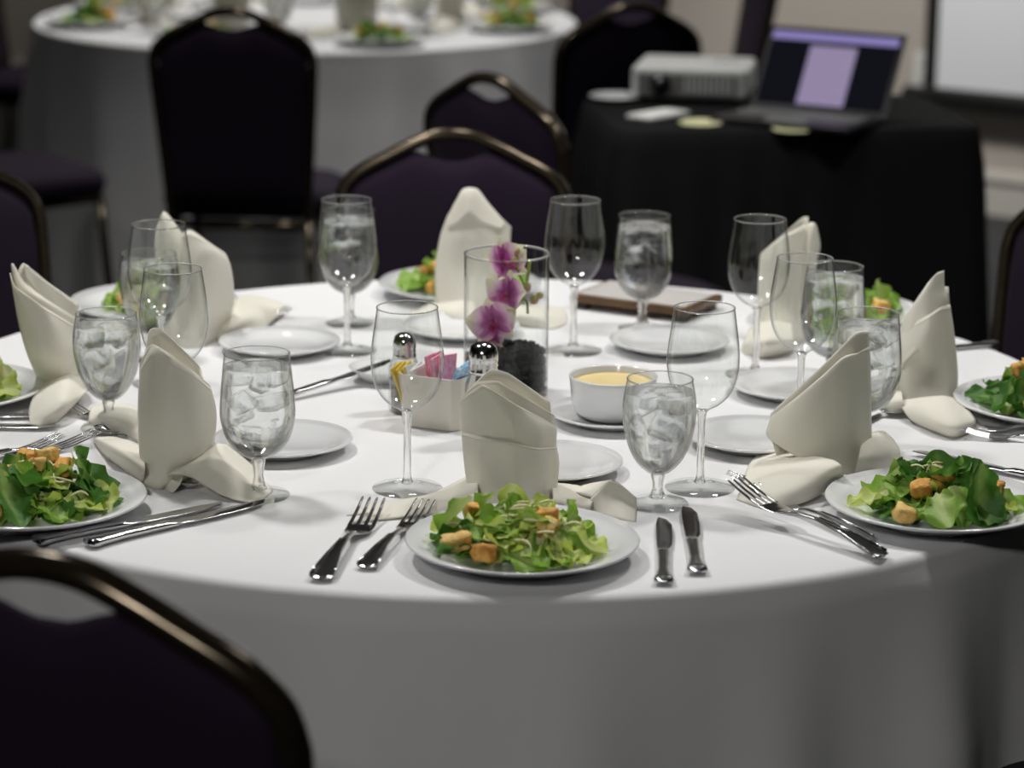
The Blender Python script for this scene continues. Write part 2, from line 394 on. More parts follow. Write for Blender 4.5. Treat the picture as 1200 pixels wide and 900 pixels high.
# ------------------------------------------------------------------ banquet chairs
def frame_line(x):
    ax = abs(x)
    pts = [(0, .930), (.035, .926), (.07, .912), (.11, .892), (.14, .877), (.163, .862), (.179, .842), (.187, .815), (.188, .80)]
    for (x0, z0), (x1, z1) in zip(pts, pts[1:]):
        if ax <= x1: return z0+(z1-z0)*(ax-x0)/(x1-x0)
    return .80
BT = R(9)      # backward lean of the backrest
def lean(x, y, z):
    h = max(0, z-.44); return (x, y*cos(BT)-h*sin(BT), .44+h*cos(BT)*1.012+y*sin(BT)) if z > .44 else (x, y, z)
def chair_parts(root):
    # frame tube
    half = [(.165, .43), (.168, .50), (.176, .62), (.184, .73), (.188, .80), (.187, .818), (.180, .842), (.163, .862), (.14, .877), (.11, .892), (.07, .912), (.035, .926), (0, .930)]
    path = [(-x, z) for x, z in half] + [(x, z) for x, z in half[::-1][1:]]
    sm = [cr([(x, 0, z) for x, z in path], i/72) for i in range(73)]
    b = MB(); b.tube([lean(p.x, p.y, p.z) for p in sm], .0115, 10, flat=1.25); obj('back_frame', b.me('back_frame', M['bronze']), root)
    # padded back panel with a hand hole under the crown
    nx, nz = 28, 14; vs = []; fs = []
    def half_w(z): return .155+.018*min(1, max(0, (z-.45)/.35))
    for side in (0, 1):
        for j in range(nz+1):
            for i in range(nx+1):
                u = -1+2*i/nx; x = u*.178
                ztop = frame_line(x)-.010
                if abs(x) < .066: ztop = ztop-.034*(cos(pi*x/.134))**1.1
                t = j/nz; z = .47+(ztop-.47)*t
                xx = u*(half_w(z)+.004) if abs(u) < 1 else u*(half_w(z)+.004)
                if z > .80: xx = x*min(1, .98)
                puff = .013*(1-abs(u)**6)*(1-abs(2*t-1)**8)+.004
                vs.append(lean(xx, puff if side else -puff, z))
    n1 = (nx+1)*(nz+1)
    for j in range(nz):
        for i in range(nx):
            a = j*(nx+1)+i; fs.append((a, a+1, a+nx+2, a+nx+1)); c = a+n1; fs.append((c, c+nx+1, c+nx+2, c+1))
    for i in range(nx):
        fs.append((i, i+n1, i+1+n1, i+1)); a = nz*(nx+1)+i; fs.append((a, a+1, a+1+n1, a+n1))
    for j in range(nz):
        a = j*(nx+1); fs.append((a, a+nx+1, a+nx+1+n1, a+n1)); a += nx; fs.append((a, a+n1, a+nx+1+n1, a+nx+1))
    obj('backrest', mesh('backrest', vs, fs, M['purple']), root)
    # seat cushion
    vs = []; fs = []; n = 40; lay = [(.0, .425, .92), (.0, .427, 1.0), (0, .455, 1.03), (0, .475, .99), (0, .487, .88), (0, .492, .5)]
    for _, z, s in lay:
        for k in range(n):
            a = 2*pi*k/n; ca, sa = cos(a), sin(a)
            x = .205*s*(abs(ca)**.45)*(1 if ca > 0 else -1); y = .235+.20*s*(abs(sa)**.45)*(1 if sa > 0 else -1)
            if y > .2: x *= 1+.06*(y-.2)/.2
            vs.append((x, y, z))
    for i in range(len(lay)-1):
        for k in range(n): fs.append((i*n+k, i*n+(k+1) % n, (i+1)*n+(k+1) % n, (i+1)*n+k))
    fs += [tuple(range(n))[::-1], tuple((len(lay)-1)*n+k for k in range(n))]
    obj('seat', mesh('seat', vs, fs, M['purple']), root)
    b = MB(); b.tube([(-.17, .02, .412), (-.18, .40, .412), (.18, .40, .412), (.17, .02, .412), (-.17, .02, .412)], .012, 8); obj('seat_frame', b.me('seat_frame', M['bronze']), root)
    for sx in (-1, 1):
        b = MB(); b.tube([(sx*.18, .40, .41), (sx*.19, .43, 0)], .012, 8); obj('leg', b.me('leg', M['bronze']), root)
        b = MB(); b.tube([(sx*.165, .0, .43), (sx*.172, -.01, .25), (sx*.19, -.07, 0)], .012, 8); obj('leg', b.me('leg', M['bronze']), root)
CHAIRS = [
 ((-.318, 1.95), -22, 'dark purple banquet chair at lower left, closest to the camera, its back turned'),
 ((-.100, 4.24), 180, 'purple banquet chair facing us across the near table, behind the orchid vase'),
 ((-.845, 3.98), 227, 'purple banquet chair behind the leaning pocket napkin, cut by the left edge'),
 ((.850, 3.83), 133, 'purple banquet chair at the right end of the near table, cut by the right edge'),
 ((-.650, 6.18), -4, 'black-looking banquet chair with its broad back to us before the far white table'),
 ((.005, 5.06), -47, 'banquet chair turned aside in the gap before the black equipment table'),
 ((.245, 6.36), 26, 'dark banquet chair between the far white table and the projector'),
 ((-1.46, 6.42), -50, 'banquet chair left of the far table with its purple seat toward us'),
 ((.66, 7.78), 96, 'banquet chair seen edge-on against the wall above the projector'),
 ((.30, 8.42), 142, 'purple banquet chair beyond the far table at its right rear, mostly hidden'),
 ((-1.70, 8.42), 250, 'purple banquet chair beyond the far table at its left rear corner'),
]
ch0 = None
for (x, y), rz, lab in CHAIRS:
    if ch0 is None:
        ch0 = thing('banquet_chair', lab, 'chair', (x, y, 0), R(rz), 'purple banquet chairs'); chair_parts(ch0)
    else: copy_tree(ch0, (x, y, 0), R(rz), lab).scale = (1, 1, 1)
ch0.scale = (1.06, 1.06, 1.06)

# ------------------------------------------------------------------ equipment table: black cloth, projector, laptop
AV = Matrix.Translation((.573, 5.755, 0)) @ Matrix.Rotation(R(8), 4, 'Z')
def av_cloth():
    hx, hy = .395, .25; n = 240; vs = []; fs = []; rows = []
    def rect(k, r):
        # rounded rectangle point and outward normal
        a = 2*pi*k/n; ca, sa = cos(a), sin(a); p = 14.0
        s = (abs(ca/hx)**p+abs(sa/hy)**p)**(-1/p); return Vector((ca*s, sa*s, 0))
    rows.append([rect(k, 0)*.5 for k in range(n)]); rows.append([rect(k, 0)*.985 for k in range(n)])
    top = [rect(k, 0) for k in range(n)]
    out = [v.copy() for v in rows[0]]
    zs = [.76, .76]
    for j in range(0, 19):
        t = j/18; rw = []
        for k in range(n):
            p = top[k]; a = math.atan2(p.y/hy, p.x/hx); nrm = Vector((p.x/hx, p.y/hy, 0))
            nrm = Vector((nrm.x**3, nrm.y**3, 0)).normalized()
            corner = (abs(p.x)/hx*abs(p.y)/hy)**3
            fo = (.5+.5*sin(26*a+2*sin(3*a)))
            rw.append(p+nrm*(.012*min(1, 8*t)+t*(.025+.03*fo+.05*corner)))
        rows.append(rw); zs.append(.757-t*(.757-.01))
    vs = [(0, 0, .76)]
    for rw, z in zip(rows, zs): vs += [(p.x, p.y, z) for p in rw]
    for k in range(n): fs.append((0, 1+k, 1+(k+1) % n))
    for i in range(len(rows)-1):
        for k in range(n):
            a = 1+i*n+k; c = 1+i*n+(k+1) % n; fs.append((a, a+n, c+n, c))
    return mesh('equipment_cloth', vs, fs, M['black_cloth'])
ec = tag(obj('equipment_tablecloth', av_cloth()), 'black cloth covering the equipment table under the laptop down to the floor', 'tablecloth'); ec.matrix_world = AV

pr = thing('projector', 'white digital projector on the black cloth beside the laptop', 'projector', (.405, 5.955, .7605), R(-10))
b = MB(); b.box(-.13, .13, -.10, .12, .012, .082)
o = bevel(obj('body', b.me('body', M['plastic_white'], False), pr), .012, 3)
b = MB(); b.box(-.115, .105, -.104, -.098, .020, .066); obj('front_grille', b.me('front_grille', M['plastic_grey'], False), pr)
for i in range(9):
    b = MB(); b.box(-.01+i*.0125, -.004+i*.0125, -.107, -.103, .024, .062); obj('vent_slat', b.me('vent_slat', M['plastic_white'], False), pr)
b = MB(); b.tube([(-.065, -.096, .044), (-.065, -.114, .044)], .024, 20); obj('lens_ring', b.me('lens_ring', M['plastic_dark']), pr)
b = MB(); b.tube([(-.065, -.114, .044), (-.065, -.117, .044)], .018, 20); obj('lens', b.me('lens', M['lens']), pr)
for i in range(3):
    b = MB(); b.tube([(.05+i*.02, .02, .081), (.05+i*.02, .02, .0845)], .006, 10); obj('button', b.me('button', M['plastic_grey']), pr)
for sx in (-.1, .1):
    for sy in (-.07, .09):
        b = MB(); b.tube([(sx, sy, 0), (sx, sy, .016)], .010, 8); obj('foot', b.me('foot', M['plastic_dark']), pr)

lp = thing('laptop', 'open black laptop showing a lilac page on its tilted screen', 'laptop', (.648, 5.66, .7605), R(-31))
b = MB(); b.box(-.172, .172, -.200, 0, 0, .016); bevel(obj('base', b.me('base', M['plastic_dark'], False), lp), .004)
lp.scale = (.93, .93, .93)
vsk = MB()
for r_ in range(5):
    for c_ in range(13): vsk.box(-.150+c_*.0232, -.131+c_*.0232, -.030-r_*.019-.015, -.030-r_*.019, .0158, .0175)
kb = obj('keyboard', vsk.me('keyboard', M['plastic_grey'], False), lp); kb['kind'] = 'stuff'
b = MB(); b.box(-.05, .05, -.188, -.135, .0158, .0166); obj('touchpad', b.me('touchpad', M['plastic_grey'], False), lp)
LT = Matrix.Translation((0, 0, .012)) @ Matrix.Rotation(R(-31), 4, 'X')
b = MB(); b.box(-.172, .172, 0, .008, 0, .214, LT); bevel(obj('screen_lid', b.me('screen_lid', M['plastic_dark'], False), lp), .003)
lid = lp.children[-1]
def scr(name, x0, x1, z0, z1, d, mat):
    b = MB(); b.box(x0, x1, -d, -d+.0006, z0, z1, LT); return obj(name, b.me(name, mat, False), lid)
scr('display', -.160, .160, .016, .204, .001, M['scr_dark'])
scr('toolbar', -.160, .160, .180, .200, .0016, M['scr_bar'])
scr('page', -.056, .062, .020, .168, .0016, M['scr_page'])
for i in range(7): scr('page_line', -.045, .050-.012*(i % 3), .150-i*.018, .1522-i*.018, .0021, M['scr_line'])

ph = thing('phone', 'white rectangular handset lying at the left front of the black equipment table', 'phone', (.310, 5.665, .7605), R(-42))
b = MB(); b.box(-.034, .034, -.07, .07, 0, .009); bevel(obj('case', b.me('case', M['plastic_white'], False), ph), .004)
b = MB(); b.box(-.030, .030, -.062, .062, .0088, .0096); obj('screen', b.me('screen', M['p_white'], False), ph)
for (x, y), lab in (((.395, 5.575), 'pale yellow-green round coaster in front of the projector on the black cloth'), ((.585, 5.50), 'pale yellow-green round coaster in front of the open laptop')):
    b = MB(); b.lathe([(0, 0), (.044, 0), (.046, .002), (.044, .004), (.030, .004), (.029, .003), (0, .003)], 28)  # plain low disc, pale yellow-green
    z = .7605 if x < .5 else .7605
    tag(obj('disc', b.me('disc', M['disc']), None, (x, y, z)), lab, 'disc')
b = MB(); b.lathe([(0, .002), (.03, .002), (.05, .008), (.058, .012), (.056, .014), (.03, .006), (0, .006)], 28)
tag(obj('dish', b.me('dish', M['china']), None, (.225, 5.90, .7605)), 'small white dish at the left back corner of the black equipment table', 'dish')

# ------------------------------------------------------------------ crockery shapes
PLATE = lathe('salad_plate', [(0, .003), (.070, .003), (.071, 0), (.076, 0), (.079, .004), (.100, .0115), (.1195, .0185), (.1210, .0205), (.1195, .0220), (.100, .0155), (.084, .0105), (.078, .0075), (0, .0065)], M['china'], 72)
BREAD = lathe('bread_plate', [(0, .002), (.046, .002), (.047, 0), (.051, 0), (.054, .003), (.068, .0085), (.0815, .0130), (.0825, .0145), (.0815, .0158), (.068, .0115), (.057, .0075), (.052, .0055), (0, .005)], M['china'], 64)
SAUCER = lathe('saucer', [(0, .002), (.044, .002), (.045, 0), (.049, 0), (.052, .003), (.066, .008), (.0785, .0125), (.0795, .014), (.0785, .0152), (.066, .0112), (.040, .0065), (.037, .005), (0, .005)], M['china'], 64)
Z = .7604
P_SALAD = dict(front=(.012, 2.597), front_left=(-.514, 2.731), left=(-.705, 3.207), far_left=(-.516, 3.710), far=(-.079, 3.852), far_right=(.463, 3.695), right=(.672, 3.189), front_right=(.462, 2.752))
WHERE = dict(front='at the setting nearest the camera', front_left='at the front left setting', left='at the left edge of the near table', far_left='at the far left of the near table',
             far='at the far side of the near table', far_right='at the far right of the near table', right='at the right edge of the near table', front_right='at the front right setting')
for k, (x, y) in P_SALAD.items():
    tag(obj('salad_plate', PLATE, None, (x, y, Z)), 'white china salad plate '+WHERE[k], 'plate', 'salad plates on the near table')
BREADS = [((.046, 2.914), 'small white bread plate behind the nearest standing napkin'), ((-.269, 2.997), 'small empty white plate behind the front left water goblet'),
 ((-.316, 3.492), 'small empty white plate beside the far left napkin tail'), ((.289, 3.035), 'small empty white plate at the foot of the sharp wine glass right of centre'),
 ((.215, 3.520), 'small empty white plate in front of the far water goblet right of the vase'), ((.361, 3.281), 'small empty white plate behind the front right napkin, under a wine glass stem'),
 ((-.072, 3.598), 'small white plate behind the orchid vase before the far napkin')]
for (x, y), lab in BREADS: tag(obj('bread_plate', BREAD, None, (x, y, Z)), lab, 'plate', 'bread plates on the near table')

# ------------------------------------------------------------------ salads
def leaf_mesh(seed, L, W, mat, curl=1.0):
    """a torn piece of romaine: folded along its rib, bent, its rim gently frilled"""
    rnd = random.Random(seed); nu, nv = 10, 10; vs = []; uv = []; fs = []
    p1, p2, p3, p4 = [rnd.uniform(0, 6.28) for _ in range(4)]
    bend = rnd.uniform(-.35, .6); cup = rnd.uniform(.15, .75)*curl; tw = rnd.uniform(-.5, .5); skew = rnd.uniform(-.25, .25)
    for j in range(nv+1):
        v = j/nv; t = 2*v-1; wv = W*max(.18, 1-abs(t)**3.2)**.5*(1+.12*sin(4*v+p1))*(.80+.30*v)
        for i in range(nu+1):
            u = -1+2*i/nu; e = abs(u)
            x = u*wv*.5*(1+.09*sin(9*v+p3+(1.7 if u > 0 else 0))*e+.05*sin(27*v+p1)*e**4); y = (v-.5)*L*(1-.16*e**3)+skew*x*.5
            z = cup*wv*.34*e**1.5+e**3*.0052*sin(13*v+p2+(2 if u < 0 else 0))+.0016*sin(5*u+7*v+p4)
            z += bend*L*((v-.5)**2)*1.3+tw*x*(v-.5)*.9-.0016*math.exp(-(u*4)**2)
            vs.append((x, y, z)); uv.append(((u+1)/2, v))
    for j in range(nv):
        for i in range(nu):
            a = j*(nu+1)+i; fs.append((a, a+1, a+nu+2, a+nu+1))
    return mesh('lettuce_leaf', vs, fs, mat, True, uv)
LEAVES = dict(d=[leaf_mesh(i, .064, .046, M['leaf_dark']) for i in range(6)], m=[leaf_mesh(20+i, .060, .042, M['leaf_mid']) for i in range(6)], p=[leaf_mesh(40+i, .054, .037, M['leaf_pale'], 1.3) for i in range(6)])
def crouton_mesh(seed, mat, sx=.022, sy=.016, sz=.013):
    bm = bmesh.new(); bmesh.ops.create_cube(bm, size=1)
    bmesh.ops.subdivide_edges(bm, edges=bm.edges[:], cuts=3, use_grid_fill=True)
    for v in bm.verts:
        c = v.co.copy(); k = c*2; r = (abs(k.x)**6+abs(k.y)**6+abs(k.z)**6)**(1/6.)
        n_ = noise.noise(c*3.1+Vector((seed*7.3, 0, 0)))
        v.co = Vector((c.x*sx, c.y*sy, c.z*sz))/max(r, .85)*(1+.30*n_)
    me = bpy.data.meshes.new('crouton'); bm.to_mesh(me); bm.free()
    me.polygons.foreach_set('use_smooth', [True]*len(me.polygons)); me.materials.append(mat); return me
CROUT = [crouton_mesh(i, M['crouton' if i % 3 else 'crouton_pale'], *((.029, .015, .014) if i % 2 else (.022, .018, .016))) for i in range(6)]
def shred_mesh(seed):
    rnd = random.Random(seed); b = MB(); n = 6; a = rnd.uniform(-1, 1); c = rnd.uniform(-1, 1); L = rnd.uniform(.014, .032)
    b.tube([((i/n-.5)*L, .006*a*sin(pi*i/n), .005*c*sin(pi*i/n)) for i in range(n+1)], [.0007+.0006*sin(pi*(i+.5)/(n+1)) for i in range(n+1)], 4, flat=.6)
    return b.me('cheese_shred', M['cheese'])
SHRED = [shred_mesh(i) for i in range(6)]
def make_salad(name, label, x, y, z, seed, rad, nleaf, ncr, nsh, mix='ddmmmppp', hmax=.034, croutons=None, group='caesar salads on the near table'):
    rnd = random.Random(seed); t = thing(name, label, 'salad', (x, y, z), 0, group)
    for i in range(nleaf):
        f = (i+.5)/nleaf; a = i*2.39996+rnd.uniform(-.4, .4)
        if f < .5: rr = rad*rnd.uniform(.45, .86); h = rnd.uniform(.005, .012); tx = rnd.uniform(.05, .45)
        elif f < .8: rr = rad*rnd.uniform(.12, .60); h = hmax*rnd.uniform(.35, .62); tx = rnd.uniform(0, .5)
        else: rr = rad*rnd.uniform(0, .42); h = hmax*rnd.uniform(.72, .95); tx = rnd.uniform(-.2, .6)
        if rnd.random() < .16: tx = rnd.uniform(.8, 1.25); h += .004
        px, py = rr*cos(a), rr*sin(a)
        me = rnd.choice(LEAVES[rnd.choice(mix)]); s = rnd.uniform(.68, 1.08)
        # petal-wise: the leaf slopes outwards and down from the heap
        M3 = Matrix.Rotation(a-pi/2+rnd.uniform(-.9, .9), 3, 'Z') @ Matrix.Rotation(-tx if f < .8 else tx, 3, 'X') @ Matrix.Rotation(rnd.uniform(-.45, .45), 3, 'Y')
        # no leaf dips through the plate: lift it onto the china (well flat to 78 mm, then rising to the rim)
        lift = max(.0012+max(0, math.hypot(px+w_.x, py+w_.y)-.076)*.36-(h+.003+w_.z) for w_ in (M3 @ (v_.co*s) for v_ in me.vertices))
        obj('lettuce_leaf', me, t, (px, py, h+.003+max(0, lift)), M3.to_euler(), (s, s, s))
    cs = croutons or [(rnd.uniform(-.75, .75)*rad, rnd.uniform(-.8, .5)*rad, None) for _ in range(ncr)]
    for i, c in enumerate(cs):
        px, py = c[0], c[1]; rr = math.hypot(px, py)/rad
        h = c[2] if c[2] is not None else .014+hmax*(1-min(1, rr)**2)*.95
        obj('crouton', CROUT[(i+seed) % 6], t, (px, py, h-.003), (rnd.uniform(-.4, .4), rnd.uniform(-.4, .4), c[3] if len(c) > 3 else rnd.uniform(0, 3)), (1.04, 1.04, 1.04))
    for i in range(nsh):
        a = rnd.uniform(0, 6.28); rr = rad*rnd.uniform(0, .85); px, py = rr*cos(a), rr*sin(a)
        obj('cheese_shred', SHRED[i % 6], t, (px, py, .021+hmax*(1-(rr/rad)**2)*.80), (rnd.uniform(-.3, .3), rnd.uniform(-.3, .3), rnd.uniform(0, 6.28)))
    return t
SALADS = dict(
 front=dict(seed=21, rad=.096, nleaf=84, nsh=20, mix='dmmmpppp', croutons=[(-.066, -.046, .027, .1), (-.038, -.066, .022, -.55), (.022, -.010, .044, -.55), (.026, -.032, .038, 1.1), (-.045, .050, .030, .3)], label='romaine salad with croutons and cheese shreds on the nearest plate'),
 front_left=dict(seed=5, rad=.095, nleaf=74, nsh=14, mix='dddmmmpp', croutons=[(-.008, .030, .052, .2), (.012, .022, .056, .9), (.03, .012, .046, 1.6), (-.02, -.005, .040, .3), (.0, .01, .048, 2.2), (-.035, -.045, .030, 0), (-.055, -.072, .024, .1), (-.03, -.078, .024, .2), (-.06, .04, .034, .5)], label='romaine salad heaped with golden croutons at lower left'),
 left=dict(seed=8, rad=.10, nleaf=46, nsh=6, mix='mmmppp', croutons=[(.06, -.01, .028, .4), (.03, .02, .03, 1)], label='pale romaine salad cut by the left edge of the picture'),
 far_left=dict(seed=9, rad=.088, nleaf=48, nsh=6, mix='mmpppp', croutons=[(-.030, -.045, .032, .4), (.03, -.02, .035, .2)], label='pale green salad behind the leftmost glasses'),
 far=dict(seed=10, rad=.090, nleaf=48, nsh=6, mix='mmpp', croutons=[(-.03, -.01, .04, .4), (-.045, .0, .036, 1), (-.02, -.04, .03, .2), (-.035, -.055, .024, .8), (-.01, .01, .045, 2)], label='small salad with orange croutons at the left of the far standing napkin'),
 far_right=dict(seed=12, rad=.098, nleaf=48, nsh=6, mix='dmmmp', croutons=[(.06, -.03, .028, .4), (.05, -.045, .024, 1)], label='green salad at the far right, left of the tall twisted napkin'),
 right=dict(seed=14, rad=.10, nleaf=74, nsh=6, mix='ddddm', croutons=[(-.035, .02, .050, .4), (-.02, .035, .052, 1), (-.025, -.045, .034, .2), (-.01, -.055, .030, 1.3), (.0, -.01, .044, 2), (-.03, -.06, .026, .3)], label='dark green salad with pale croutons at the right edge'),
 front_right=dict(seed=16, rad=.096, nleaf=78, nsh=10, mix='ddddmmmpp', croutons=[(-.022, -.030, .036, 0), (.002, -.015, .042, .7), (-.045, -.076, .022, .1), (.052, .004, .034, .3), (.060, -.012, .032, .9), (.045, -.035, .026, .5)], label='romaine salad with dark leaves and orange croutons at the front right setting'))
for k, d in SALADS.items():
    x, y = P_SALAD[k]; d = dict(d); lab = d.pop('label')
    make_salad('caesar_salad', lab, x, y, Z+.0065, ncr=0, rad=d['rad']*.92, **{q: v for q, v in d.items() if q != 'rad'})
